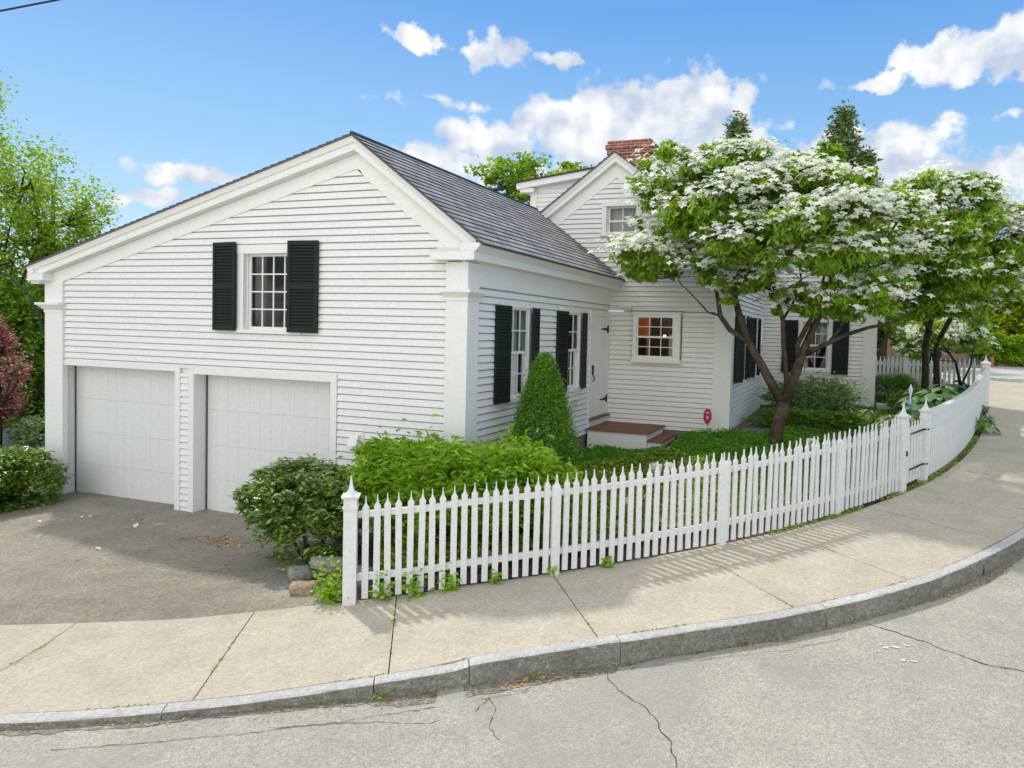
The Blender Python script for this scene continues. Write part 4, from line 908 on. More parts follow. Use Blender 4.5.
#==PLANTS==
# ================================================================== TREES AND PLANTS
def tree(name, base, label, cat, trunk, pads, per, n, size, leaf, bark='bark', group=None, sig=.16, droop=.3, aspect=.55, branches=True, top=.35, shell=.55, up=.5, crown='crown', bw=.02):
    o = empty(name, base, 0, label, cat, group); mb = MB()
    for t in trunk: mb.tube(t, 9 if t[0][3] > .06 else 6)
    if branches:
        nodes = [Vector(p[:3]) for t in trunk for p in t[len(t) // 3:]]
        for p in pads:
            c = Vector(p[:3]) - Vector((0, 0, p[5] * .35)); q = min(nodes, key=lambda v: (v - c).length + max(0, v.z - c.z) * 2)
            mid = (q + c) / 2 + Vector((random.gauss(0, .06), random.gauss(0, .06), -.05 * (c - q).length)); k = bw * (1 + p[3] * .3)
            mb.tube([(*q, k), (*mid, k * .8), (*c, k * .5)], 5)
            for i in range(5):
                u = Vector((random.gauss(0, 1), random.gauss(0, 1), random.gauss(.35, .5))); u.normalize(); e = c + Vector((u.x * p[3], u.y * p[4], u.z * p[5])) * .75
                m2 = (c + e) / 2 + Vector((0, 0, -.02)); mb.tube([(*mid, k * .4), (*m2, k * .3), (*e, k * .12)], 4)
    wbuild(mb, 'trunk', bark, o, smooth=True)
    P = clumps(pads, per, n, sig, top, shell)
    leaves(crown, P, size, leaf, o, droop=droop, aspect=aspect, up=up, org=base)
    return o
# --- main kousa dogwood
DOG1 = [(-3.44,12.70,4.45,.80,.80,.44),(-3.80,12.90,4.96,.18,.40,.18),(-3.36,12.90,5.63,.55,.80,.46),(-3.26,12.90,6.21,.52,.60,.26),(-2.53,12.40,5.09,.67,.90,.49),(-2.27,12.60,5.82,.63,.80,.35),(-1.89,12.80,6.11,.71,.80,.25),(-1.65,12.20,5.37,.67,.90,.40),(-1.04,12.70,5.70,.69,.90,.34),(-1.68,12.00,4.59,.73,.90,.47),(-2.23,12.40,4.17,.52,.70,.31),(-.96,12.00,4.82,.75,1.00,.42),(-.31,12.80,5.60,.65,.90,.27),(-.12,12.30,5.01,.68,.90,.39),(-.79,12.20,4.19,.73,.90,.40),(-.02,12.50,4.38,.66,.90,.43),(-.55,12.60,3.64,.58,.70,.30),(-1.47,12.50,4.05,.62,.70,.31),(-2.67,13.20,4.76,.75,.70,.56),(-1.43,13.40,5.13,1.10,.70,.73),(-3.73,12.90,4.09,.34,.35,.15),(-1.05,12.60,3.63,.38,.50,.24),(-.15,12.5,3.50,.62,.7,.26),(.45,12.7,3.72,.5,.7,.36),(-1.9,12.5,3.78,.42,.5,.2),(.72,13.2,5.15,.52,.6,.38),(.72,13.2,4.5,.52,.6,.38),(.5,13.3,3.95,.45,.6,.3)]
BR1 = [[(-1.26, 13.3, .8, .16), (-1.22, 13.3, 1.01, .135), (-1.15, 13.3, 1.39, .12), (-1.06, 13.3, 1.81, .125)],
 [(-1.06, 13.3, 1.75, .095), (-1.4, 13.2, 2.35, .08), (-1.72, 13.1, 2.92, .07), (-1.9, 13.0, 3.46, .06), (-2.02, 12.9, 3.91, .05), (-2.2, 12.8, 4.7, .04), (-2.6, 12.8, 5.4, .02)],
 [(-1.71, 13.1, 2.89, .055), (-2.03, 13.0, 3.1, .05), (-2.2, 12.9, 3.35, .045), (-2.27, 12.9, 3.73, .035), (-2.36, 12.8, 4.17, .025), (-3.3, 12.8, 4.6, .012)],
 [(-2.2, 12.9, 3.35, .022), (-2.41, 12.8, 3.41, .018), (-2.59, 12.7, 3.62, .014), (-2.73, 12.7, 3.76, .012), (-2.9, 12.7, 3.91, .01), (-2.99, 12.7, 4.07, .006)],
 [(-1.06, 13.3, 1.75, .11), (-.91, 13.3, 2.22, .095), (-.8, 13.2, 2.59, .085), (-.71, 13.2, 2.86, .07), (-.56, 13.1, 3.22, .06), (-.39, 13.0, 3.66, .05), (-.26, 12.9, 4.25, .035), (-.3, 12.8, 5.2, .02)],
 [(-1.0, 13.3, 1.9, .055), (-1.04, 13.3, 2.36, .045), (-1.09, 13.2, 2.85, .045), (-1.12, 13.2, 3.3, .042), (-1.25, 13.1, 3.73, .035), (-1.4, 13.0, 4.36, .025), (-1.7, 12.8, 5.4, .015)],
 [(-1.1, 13.2, 3.34, .028), (-.96, 13.2, 3.61, .022), (-.84, 13.1, 4.01, .015)],
 [(-.8, 13.2, 2.56, .06), (-.85, 13.1, 2.86, .05), (-.71, 13.0, 3.16, .045), (-.56, 13.0, 3.45, .035), (-.4, 12.8, 4.2, .02)],
 [(-.75, 13.2, 2.68, .045), (-.38, 13.0, 2.88, .04), (-.05, 12.9, 3.06, .035), (.31, 12.8, 3.19, .03), (.72, 12.7, 3.29, .02), (1.0, 12.6, 3.5, .012)],
 [(-.3, 13.0, 2.93, .035), (-.14, 12.9, 3.18, .03), (.01, 12.9, 3.57, .025), (.1, 12.8, 4.2, .015)]]
def bracts(name, pads, dens, size, parent, org, bias=None):
    """white four-bract flowers standing on the upper sides of the leaf pads"""
    V = []; F = []
    for p in pads:
        k = int(dens * p[3] * p[4] * (p[6] if len(p) > 6 else 1) * 4)
        # flowers come in sprays
        ns = max(1, k // 7)
        for _ in range(ns):
            u = np.array([rng.normal(), rng.normal() - .45, rng.normal(.42, .5)]); u /= np.linalg.norm(u)
            c = np.array(p[:3]) + u * np.array(p[3:6]) * rng.uniform(.90, 1.05)
            for _ in range(7):
                q = c + rng.normal(0, 1, 3) * np.array([.14, .13, .04]); s = size * rng.uniform(.75, 1.15)
                n = np.array([rng.normal(0, .28) + u[0] * .3, rng.normal(0, .28) + u[1] * .3 - .38, 1.0]); n /= np.linalg.norm(n); a = rng.uniform(0, 6.28)
                t1 = np.cross(n, [math.cos(a), math.sin(a), 0]); t1 /= np.linalg.norm(t1); t2 = np.cross(n, t1)
                i0 = len(V)
                for j in range(4):
                    d = t1 * math.cos(j * 1.5708) + t2 * math.sin(j * 1.5708); e = np.cross(n, d)
                    i = len(V); V += [q, q + d * s * .3 + e * s * .21 + n * s * .05, q + d * s * .56 - n * s * .02, q + d * s * .3 - e * s * .21 + n * s * .05]
                    F += [(i, i + 1, i + 2), (i, i + 2, i + 3)]
    V = np.array(V) - np.array(org); o = trimesh(name, V, np.array(F), 'dogwood_bract', parent, org); return o
BF = [2.2, 1.2, 1.2, .7, .9, .9, 1.5, 1.3, 1.2, .9, 1.2, .8, 1.3, 2.0, .35, .5, .25, .8, .5, .5, .6, .5, .3, .8, .6, 1.5, 1.1, .5]
b1 = (-1.22, 13.3, .85)
tr = tree('dogwood_tree', b1, 'large flowering dogwood with layered white blossom and forked trunk in the garden before the house', 'tree', BR1, DOG1, 420, 62000, .135, 'dogwood_leaf', droop=.95, aspect=.36, sig=.13, up=.6, top=.25, bw=.016)
bracts('blossom', [p + (f,) for p, f in zip(DOG1, BF)], 118, .125, tr, b1)
DOG2 = [(.83,14.60,5.35,.57,.90,.41),(1.43,14.80,5.83,.68,.90,.34),(1.92,14.60,5.59,.55,.80,.37),(.93,14.40,4.67,.67,.90,.45),(1.65,14.20,4.82,.72,.90,.43),(2.27,14.60,4.95,.47,.80,.44),(2.74,15.00,5.18,.41,.80,.30),(1.15,14.60,3.94,.68,.80,.41),(1.87,14.40,4.11,.65,.90,.40),(2.49,14.80,4.42,.48,.80,.37),(1.61,14.80,3.58,.75,.70,.26),(.54,14.80,4.05,.50,.70,.50),(2.38,15.40,5.43,.58,.70,.31),(3.27,15.20,5.01,.44,.80,.41),(.42,15.00,4.94,.43,.60,.43)]
DOG2 = [(x * 1.09, y + 1.3, 3 + (z - 3) * 1.09, a * 1.18, b, c * 1.18) for x, y, z, a, b, c in DOG2] + [(.35, 15.2, 4.9, .6, .8, .5), (.6, 15.4, 4.2, .6, .8, .4), (2.9, 16.4, 4.0, .6, .7, .4), (1.5, 16.6, 3.75, .8, .7, .34), (2.3, 16.8, 3.65, .7, .7, .34), (3.5, 16.6, 4.9, .6, .7, .5)]
b2 = (1.72, 18.6, 1.2)
tr = tree('dogwood_tree', b2, 'second dogwood, dark trunked, its green crown with scattered blossom rising over the garden gate', 'tree',
 [[(1.74, 18.6, 1.1, .10), (1.76, 18.5, 2.0, .085), (1.70, 18.2, 2.9, .075), (1.75, 17.2, 3.9, .07), (1.9, 16.2, 4.9, .04)], [(2.05, 18.7, 1.2, .09), (2.02, 18.6, 2.0, .075), (1.95, 18.4, 2.9, .065), (2.3, 17.2, 4.0, .05)], [(1.75, 17.8, 3.2, .05), (1.1, 16.6, 4.2, .035), (.8, 16.2, 5.0, .02)]], DOG2, 380, 48000, .145, 'dogwood_leaf', 'dark_bark', droop=.95, aspect=.36, sig=.13, up=.6, bw=.018)
BF2 = [1.1, 1.2, 1.3, .6, .5, 1.0, 1.6, .3, .35, .7, .25, .3, 1.4, 1.2, .6, .9, .4, .5, .5, .5, 1.2]
bracts('blossom', [p + (f,) for p, f in zip(DOG2, BF2)], 86, .135, tr, b2)
DOG3 = [(1.98,19.2,3.14,.63,.80,.29),(2.54,19.4,3.28,.58,.80,.29),(1.55,19.2,2.76,.39,.60,.24),(2.25,19.7,3.40,.74,.70,.20),(2.95,19.5,2.95,.36,.60,.26)]
b3 = (2.62, 19.6, 1.3)
tr = tree('dogwood_tree', b3, 'small young dogwood with white blossom standing before the far picket fence', 'tree', [[(2.62, 19.6, 1.2, .05), (2.66, 19.5, 1.9, .045), (2.5, 19.4, 2.5, .03), (2.2, 19.4, 2.9, .02)], [(2.66, 19.5, 1.9, .03), (2.85, 19.5, 2.4, .02), (2.9, 19.5, 2.9, .015)]], DOG3, 90, 9000, .12, 'dogwood_leaf', 'dark_bark', droop=.7, aspect=.45, bw=.012)
bracts('blossom', DOG3, 85, .13, tr, b3)
# --- bushes
def bush(name, c, r, label, leaf, n, size, cat='bush', group=None, per=90, sig=.12, aspect=.5, lumps=7, droop=.1, up=.6, stems=5, low=.25, shell=.72, flat=1.0, top=.45):
    cx, cy, cz = c; rx, ry, rz = r; gz = float(zg(cx, cy)); base = (cx, cy, gz)
    o = empty(name, base, 0, label, cat, group); pads = [(cx, cy, cz, rx * .86, ry * .86, rz * .86)] * 1
    for i in range(lumps):
        a = 6.283 * i / lumps + random.uniform(-.3, .3); e = random.uniform(-.1, .75)
        pads.append((cx + rx * .55 * math.cos(a) * math.cos(e), cy + ry * .55 * math.sin(a) * math.cos(e), cz + rz * .55 * math.sin(e), rx * .48, ry * .48, rz * .48))
    P = clumps(pads, per * 3, n, sig, top, shell); P[:, 2] = np.maximum(P[:, 2], gz + .02 + rng.uniform(0, .06, len(P)))
    leaves('foliage', P, size, leaf, o, droop=droop, aspect=aspect, up=up, org=base)
    mb = MB()
    for i in range(stems):
        a = 6.283 * i / stems; mb.tube([(cx + .08 * rx * math.cos(a), cy + .08 * ry * math.sin(a), gz - .05, .02), (cx + .4 * rx * math.cos(a), cy + .4 * ry * math.sin(a), cz, .014), (cx + .6 * rx * math.cos(a + .4), cy + .6 * ry * math.sin(a + .4), cz + rz * .5, .006)], 5)
    wbuild(mb, 'stem', 'bark', o)
    return o
bush('rhododendron_bush', (-6.22, 7.08, .64), (.90, .74, .74), 'rounded dark glossy rhododendron bush between the driveway and the fence, above the stones', 'rhodo_leaf', 32000, .085, aspect=.42, sig=.10, per=160, lumps=9, up=.75)
g_ = 'bright green leafy shrubs behind the near fence'
bush('leafy_shrub', (-5.25, 7.45, .98), (.62, .5, .68), 'lime green leafy shrub touching the dark rhododendron, under the wall lamp', 'lime_leaf', 12500, .115, 'shrub', g_, aspect=.32, up=.4, sig=.15, droop=-.25)
bush('leafy_shrub', (-4.6, 7.4, .92), (.78, .5, .84), 'tall lime green leafy shrub in front of the house corner pilaster', 'lime_leaf', 15000, .115, 'shrub', g_, aspect=.32, up=.4, sig=.15, droop=-.25)
bush('leafy_shrub', (-3.75, 7.7, .90), (.84, .55, .84), 'lime green leafy shrub at the foot of the conical spruce', 'lime_leaf', 15000, .115, 'shrub', g_, aspect=.32, up=.4, sig=.15, droop=-.25)
# clipped hedge by the driveway
base = (-12.9, 7.0, 0); o = empty('privet_hedge', base, 0, 'low clipped green hedge at the left edge of the driveway beside the first garage door', 'hedge')
pads = [(x, y,   .36, .62, .62, .52) for x, y in ((-12.35, 7.45), (-12.45, 6.95), (-12.75, 6.4), (-12.8, 7.2), (-13.2, 6.9), (-13.2, 6.1), (-13.9, 6.4), (-14.2, 5.6))]
P = clumps(pads, 1500, 52000, .10, .2, .85); P[:, 2] = np.maximum(P[:, 2], .0); leaves('foliage', P, .075, 'hedge_leaf', o, droop=.1, aspect=.55, org=base, up=.7)
# conical spruce
def cone_tree(name, x, y, z0, z1, r, label, leaf, n, size, cat, group=None, per=350, power=.8, trunk=.06, bark='bark', sig=.05, skirt=.12):
    o = empty(name, (x, y, z0), 0, label, cat, group); mb = MB(); mb.tube([(x, y, z0 - .1, trunk), (x, y, (z0 + z1) / 2, trunk * .6), (x, y, z1 - .05, trunk * .15)], 7); wbuild(mb, 'trunk', bark, o)
    h = z1 - z0; k = per; t = rng.uniform(skirt, 1, k) ** .9; a = rng.uniform(0, 6.283, k); rr = r * np.minimum(1, ((1 - t) / (1 - .15))) ** power * rng.uniform(.78, 1.05, k) * np.where(t < .2, .9, 1)
    C = np.c_[x + rr * np.cos(a), y + rr * np.sin(a), z0 + t * h]; m = n // k
    s = sig * (1 + .6 * (1 - t))[:, None, None]
    P = (C[:, None, :] + rng.normal(0, 1, (k, m, 3)) * s * np.array([1, 1, 1.0])).reshape(-1, 3)
    leaves('crown', P, size, leaf, o, droop=-.25, aspect=.34, org=(x, y, z0), up=.2); return o
cone_tree('dwarf_spruce', -4.02, 9.2, .45, 2.62, .56, 'dense bright green conical dwarf spruce against the side wall windows', 'spruce_needle', 42000, .042, 'spruce', per=1400, power=.62, sig=.038)
# plants by the wing and the far part of the garden
bush('garden_shrub', (-.75, 17.3, 1.5), (1.15, .8, .66), 'loose grey-green shrub in front of the far wing window, right of the dogwood trunk', 'grey_green_leaf', 9500, .085, 'shrub', aspect=.4, up=.3, sig=.2, shell=.5)
bush('boxwood_ball', (1.22, 20.9, 1.68), (.62, .5, .50), 'round clipped boxwood right of the far wing corner, before the back fence', 'boxwood_leaf', 6500, .05, 'bush', per=160, up=.6)
bush('garden_shrub', (1.5, 18.9, 1.45), (.55, .8, .34), 'low yellow-green shrub beside the stone slab, left of the blue-green hostas', 'ground_leaf', 4500, .07, 'shrub')
bush('azalea_bush', (-.7, 15.7, 1.15), (1.45, .6, .38), 'low spreading green azalea behind the fence, right of the dogwood trunk', 'boxwood_leaf', 12000, .065, 'bush')
def hosta(x, y, r, label, group, leaf='hosta_leaf', n=46, size=.24, h=.34, wf=.36):
    z = float(zg(x, y)); o = empty('hosta', (x, y, z), random.uniform(0, 6), label, 'hosta', group); V = []; F = []; mb = MB()
    for i in range(n):
        a = rng.uniform(0, 6.283); q = rng.uniform(.15, 1); ph = q * r; zz = h * (1.05 - .75 * q ** 1.6) * rng.uniform(.8, 1.15) ; L_ = size * rng.uniform(.75, 1.2); W_ = L_ * wf
        d = np.array([math.cos(a), math.sin(a), -.15 - .55 * q]); d /= np.linalg.norm(d); s = np.array([-math.sin(a), math.cos(a), rng.normal(0, .15)]); nn = np.cross(d, s) * -1
        b = np.array([ph * math.cos(a) * .8, ph * math.sin(a) * .8, zz])
        i0 = len(V); V += [b, b + d * L_ * .3 + s * W_ + nn * W_ * .25, b + d * L_ * .7 + s * W_ * .75 + nn * W_ * .1 - np.array([0, 0, L_ * .06]), b + d * L_ - np.array([0, 0, L_ * .2]), b + d * L_ * .7 - s * W_ * .75 + nn * W_ * .1 - np.array([0, 0, L_ * .06]), b + d * L_ * .3 - s * W_ + nn * W_ * .25, b + d * L_ * .5 - nn * W_ * .1]
        for t in ((0, 1, 6), (1, 2, 6), (2, 3, 6), (3, 4, 6), (4, 5, 6), (5, 0, 6)): F.append(tuple(i0 + k for k in t))
        if i % 4 == 0: mb.tube([(0, 0, -.02, .008), (b[0] * .6, b[1] * .6, b[2] * .8, .006), (*b, .005)], 4)
    trimesh('foliage', np.array(V), np.array(F), leaf, o); mb.build('stem', leaf, o)
gh = 'blue-green hostas along the inside of the curved fence'
hosta(1.42, 15.7, .50, 'blue-green hosta nearest the garden gate, its broad leaves just behind the fence cap', gh, n=60, h=.62, size=.28)
hosta(1.75, 16.9, .60, 'large blue-green hosta against the near part of the curved board fence', gh, n=80, size=.32, h=.72)
hosta(2.05, 17.7, .60, 'blue-green hosta against the middle of the curved board fence', gh, n=80, size=.32, h=.75)
hosta(1.55, 17.9, .55, 'blue-green hosta set back from the fence beside the low yellow-green shrub', gh, n=66, size=.30, h=.66)
hosta(2.35, 18.6, .58, 'tall blue-green hosta next to the small young dogwood', gh, n=76, size=.30, h=.72)
hosta(2.7, 19.5, .5, 'green hosta nearest the far corner post', gh, leaf='boxwood_leaf', n=60, h=.66)
pz = PN(13.4, -.12); hosta(pz.x + .02, pz.y, .30, 'green hosta spilling onto the sidewalk outside the board fence', 'hosta outside the fence', n=26, size=.2, h=.38)
gv_ = 'variegated hostas below the wing corner'
hosta(.05, 16.7, .45, 'white-edged hosta nearest the grey-green shrub', gv_, 'variegated_leaf', 130, .15, .36, .20); hosta(.5, 16.5, .45, 'white-edged hosta in the middle of the row below the wing corner', gv_, 'variegated_leaf', 130, .15, .36, .20); hosta(.86, 15.9, .42, 'white-edged hosta nearest the gate post', gv_, 'variegated_leaf', 130, .15, .36, .20)
# ground cover carpets
def cover(name, region, n, hgt, size, mat, label, lump=.5, droop=.1, aspect=.5, up=.6):
    P = []
    while len(P) < n:
        s = rng.uniform(region[0], region[1], n); q = rng.uniform(region[2], region[3], n)
        for a, b in zip(s, q):
            p = PN(a, b)
            if p.x < -4.6 and p.y > 8.2: continue
            if p.x < -2.25 and p.y > 14.05: continue
            if p.y > 19.4 and p.x < .7: continue
            if -4.75 < p.x < -3.2 and p.y > 12.75: continue
            if p.x < -2.95 and p.y > 12.2: continue
            if -2.3 < p.x < -1.15 and 14.6 < p.y < 19.4: continue
            if -2.3 < p.x < -1.5 and 14.2 < p.y: continue
            if p.x < -4.3 and p.y > 9.0 and rng.random() < .7: continue
            P.append((p.x, p.y, zround(a, b, p.x, p.y)))
            if len(P) >= n: break
    P = np.array(P); hh = .5 + .5 * np.sin(P[:, 0] * 5.1 + 1.3 * np.sin(P[:, 1] * 3.3)) * np.sin(P[:, 1] * 4.3 + P[:, 0]); P[:, 2] += hgt * (.35 + .65 * hh * lump + rng.uniform(0, 1, len(P)) * (1 - lump) * .65) * rng.uniform(.3, 1, len(P))
    o = leaves(name, P, size, mat, droop=droop, aspect=aspect, up=up); tag(o, label, 'ground cover', None, 'stuff')
def zround(s, n, x, y): return zground(s, n, x, y)
cover('ground_cover', (1.2, 6.2, .35, 3.3), 26000, .30, .07, 'ground_leaf', 'yellow-green ground cover plants between the stoop and the picket fence')
cover('ground_cover', (3.2, 8.0, 2.6, 7.0), 26000, .22, .085, 'fresh_ground_leaf', 'fresh green ground cover around the dogwood trunk', droop=-.5, aspect=.3, up=.2)
cover('ground_cover', (5.2, 9.5, .25, 4.5), 20000, .22, .075, 'fresh_ground_leaf', 'green ground cover behind the fence towards the garden gate', droop=-.4, aspect=.3, up=.2)
cover('lawn', (9.0, 19.0, 1.2, 7.5), 24000, .14, .09, 'boxwood_leaf', 'low greenery covering the far end of the garden', droop=-.3, aspect=.3, up=.2)
cover('ground_cover', (.2, 1.6, .5, 2.2), 9000, .25, .07, 'ground_leaf', 'dark green leaves under the shrubs behind the near end of the fence')
# ivy sprigs at the foot of the fence
gi = 'leafy sprigs growing through the foot of the fence'
for i, (s, n, r, m, lb) in enumerate(((-.22, .12, .16, 420, 'bright leafy tuft between the stones and the end fence post'), (.30, -.02, .11, 130, 'leafy sprig poking through the fence beside the end post'), (.62, -.02, .12, 150, 'second leafy sprig from the end post at the foot of the pickets'), (.98, -.02, .10, 110, 'third leafy sprig from the end post at the foot of the pickets'), (1.45, -.01, .07, 50, 'small sprig midway along the first fence panel'), (2.1, -.03, .06, 46, 'tiny sprig at the foot of the first wide fence picket'), (2.72, -.03, .06, 50, 'low weed under the pickets just past the first wide picket'))):
    p = PN(s, n); z = zside(s); o = empty('ivy_sprig', (p.x, p.y, z), 0, lb, 'plant', gi)
    P = np.c_[p.x + rng.normal(0, r * .55, m), p.y + rng.normal(0, r * .4, m), z + np.abs(rng.normal(0, r * 1.05, m)) + .01]; leaves('foliage', P, .055, 'lime_leaf', o, droop=.0, aspect=.55, org=(p.x, p.y, z), up=.4)
    mb = MB()
    for k in range(4): mb.tube([(p.x, p.y, z - .02, .003), (p.x + random.gauss(0, r * .4), p.y + random.gauss(0, r * .3), z + r * 1.4, .002)], 4)
    wbuild(mb, 'stem', 'twig_green', o)
gw = 'small weeds in the gutter along the kerb'
for s, m, lb in ((.02, 16, 'weed in the gutter nearest the left end of the kerb face'), (.42, 34, 'grey-green weed with pale leaves in the gutter below the end fence post'), (.75, 18, 'small weed a little right of the pale-leaved one in the gutter'), (1.55, 26, 'weed at the kerb foot beside the orange dead leaves'), (3.3, 22, 'tuft growing out of the kerb face left of the long road crack'), (5.5, 20, 'weed at the kerb foot in the bend on the right')):
    n = -kw(s) - .16; p = PN(s, n); z = zr_at(p.x, p.y); o = empty('gutter_weed', (p.x, p.y, z), 0, lb, 'weed', gw)
    P = np.c_[p.x + rng.normal(0, .045, m), p.y + rng.normal(0, .035, m), z + np.abs(rng.normal(0, .028, m)) + .008]; leaves('foliage', P, .035, 'ground_leaf', o, org=(p.x, p.y, z), aspect=.45)
    mb = MB(); mb.tube([(p.x, p.y, z - .01, .002), (p.x + .01, p.y, z + .04, .001)], 4); wbuild(mb, 'stem', 'twig_green', o)
# litter: dead leaves and grit
def litter(name, pts, size, mat, label, fn):
    P = np.array([(x, y, fn(x, y) + .008 + rng.uniform(0, .006)) for x, y in pts]); o = leaves(name, P, size, mat, droop=0, aspect=.6, up=1.0, var=.5); tag(o, label, 'leaf litter', None, 'stuff')
zd = lambda x, y: float(zg(x, y)) + .03
litter('fallen_leaves', [(-8.05 + rng.normal(0, .25), 7.35 + rng.normal(0, .13)) for _ in range(90)], .05, 'dead_leaf', 'orange fallen leaves scattered on the driveway before the right garage door', zd)
litter('fallen_leaves', [(-7.2 + rng.normal(0, .35), 6.6 + rng.normal(0, .35)) for _ in range(45)], .035, 'dead_leaf', 'small brown leaves on the driveway beside the rhododendron', zd)
litter('fallen_leaves', [(rng.uniform(-11.5, -7), rng.uniform(5.5, 7.9)) for _ in range(70)], .035, 'pale_leaf', 'stray pale leaves dotted over the driveway', zd)
litter('white_litter', [(-9.3, 7.45), (-9.25, 7.5), (-9.5, 7.3), (-10.6, 7.3), (-10.55, 7.38), (-10.9, 6.9), (-9.0, 6.4), (-12.0, 6.9), (-12.1, 6.6)], .09, 'white_litter', 'a few white petals lying on the driveway', zd)
gp = []
for _ in range(420):
    s = rng.uniform(-1.5, 7); n = -kw(s) - .14 - abs(rng.normal(0, .10)); p = PN(s, n); gp.append((p.x, p.y))
litter('gutter_grit', gp, .018, 'pale_leaf', 'pale grit and crumbs along the gutter', zr_at)
litter('fallen_leaves', [tuple(PN(1.5 + rng.normal(0, .13), -kw(1.5) - .17 - abs(rng.normal(0, .05)))[:2]) for _ in range(26)], .035, 'dead_leaf', 'orange dead leaves heaped at the kerb foot in the gutter', zr_at)
litter('fallen_leaves', [tuple(PN(rng.uniform(-3, 8), rng.uniform(-1.6, -.2))[:2]) for _ in range(36)], .022, 'pale_leaf', 'specks and tiny leaves on the sidewalk', lambda x, y: (lambda i: zside(SG[i]) + .002)(int(np.argmin((PG[:, 0] - x) ** 2 + (PG[:, 1] - y) ** 2))))
# peonies
def peony(x, y, z, label, r=.06):
    g0 = float(zg(x, y)); o = empty('peony', (x, y, g0), 0, label, 'flower', 'white peonies behind the fence')
    mb = MB(); mb.tube([(x, y, g0 - .03, .008), (x + .01, y, (g0 + z) / 2, .007), (x, y, z - r * .5, .006)], 5); wbuild(mb, 'stem', 'twig_green', o)
    m = 70; u = rng.normal(0, 1, (m, 3)); u /= np.linalg.norm(u, axis=1)[:, None]; P = np.array([x, y, z]) + u * r * rng.uniform(.3, .9, (m, 1)) * np.array([1, 1, .8]); leaves('blossom', P, r * 1.0, 'peony_petal', o, aspect=.8, droop=0, org=(x, y, g0), up=.2)
for x, y, z, lb, r in ((-2.50, 9.75, 1.09, 'white peony left of the pair, its head just above the fence tips before the stoop', .085), (-2.33, 9.85, 1.10, 'white peony right of the pair, its head just above the fence tips before the stoop', .085), (-2.55, 8.55, .86, 'white peony seen through the pickets below the pair', .06), (-3.33, 8.0, .62, 'small white peony low behind the pickets, left of the others', .05), (-.45, 11.2, 1.40, 'single white peony above the fence tips right of the dogwood trunk', .085), (-2.52, 9.4, .74, 'cream peony just below the pair, seen between two pickets', .055)):
    peony(x, y, z, lb, r)
#==BACKDROP==
# ================================================================== BACKGROUND TREES
def big_tree(name, x, y, z0, h, r, label, cat, leaf, n, size, group=None, bark='bark', npad=16, tall=.6, per=260, sig=.17, spread=1.0):
    pads = []; cz = z0 + h * (1 - tall / 2)
    for i in range(npad):
        a = random.uniform(0, 6.283); q = random.uniform(.15, .78); v = random.uniform(-1, 1); rr = math.sqrt(max(0.05, 1 - v * v * .8)) * r * q
        pads.append((x + rr * math.cos(a), y + rr * math.sin(a), cz + v * h * tall * .42, r * random.uniform(.28, .42), r * random.uniform(.28, .42), h * tall * random.uniform(.10, .16)))
    tk = r * .055 + .06
    tr = [[(x, y, z0 - .3, tk * 1.3), (x + .1, y, z0 + h * .25, tk), (x, y, z0 + h * .55, tk * .6), (x, y, z0 + h * .85, tk * .2)]]
    for i in range(6):
        a = i * 1.05; tr.append([(x, y, z0 + h * (.25 + .06 * i), tk * .45), (x + r * .35 * math.cos(a), y + r * .35 * math.sin(a), z0 + h * (.42 + .06 * i), tk * .3), (x + r * .6 * math.cos(a), y + r * .6 * math.sin(a), z0 + h * (.55 + .06 * i), tk * .12)])
    return tree(name, (x, y, z0), label, cat, tr, pads, per, n, size, leaf, bark, group, sig=sig, droop=.35, aspect=.6, top=.15, shell=.35, bw=tk * .25)
gl = 'leafy trees beyond the left end of the house'
big_tree('maple_tree', -26.9, 17.5, -2.0, 11.4, 2.3, 'tall light green tree whose open crown stands against the sky left of the garage roof', 'tree', 'maple_leaf', 19000, .13, gl, npad=38, tall=.86, per=480, sig=.25)
big_tree('maple_tree', -26.6, 15.2, -2.2, 12.6, 2.3, 'tall light green tree at the very left edge, partly cut off', 'tree', 'maple_leaf', 19000, .13, gl, npad=38, tall=.86, per=480, sig=.25)
big_tree('maple_tree', -33.5, 23.5, -3.0, 9.0, 4.6, 'lower green tree filling the gap between the tall tree and the garage roof', 'tree', 'oak_leaf', 18000, .22, gl, npad=26, tall=.92)
big_tree('understorey_tree', -25.2, 17.2, -2.2, 7.2, 2.0, 'shady green tree beside the garage corner pilaster', 'tree', 'oak_leaf', 20000, .13, gl, npad=26, tall=1.0, per=420)
big_tree('understorey_tree', -25.6, 15.6, -2.4, 6.6, 2.3, 'shady green tree behind the red-leaved maple', 'tree', 'oak_leaf', 20000, .13, gl, npad=26, tall=1.0, per=420)
big_tree('japanese_maple', -21.0, 12.2, -1.0, 4.25, 1.05, 'red-purple Japanese maple at the left edge behind the hedge', 'tree', 'purple_leaf', 8000, .075, None, npad=16, tall=.75)
bush('garden_shrub', (-20.0, 12.9, -.25), (1.1, .9, .75), 'pale green shrub behind the driveway hedge beside the garage', 'grey_green_leaf', 6000, .09, 'shrub')
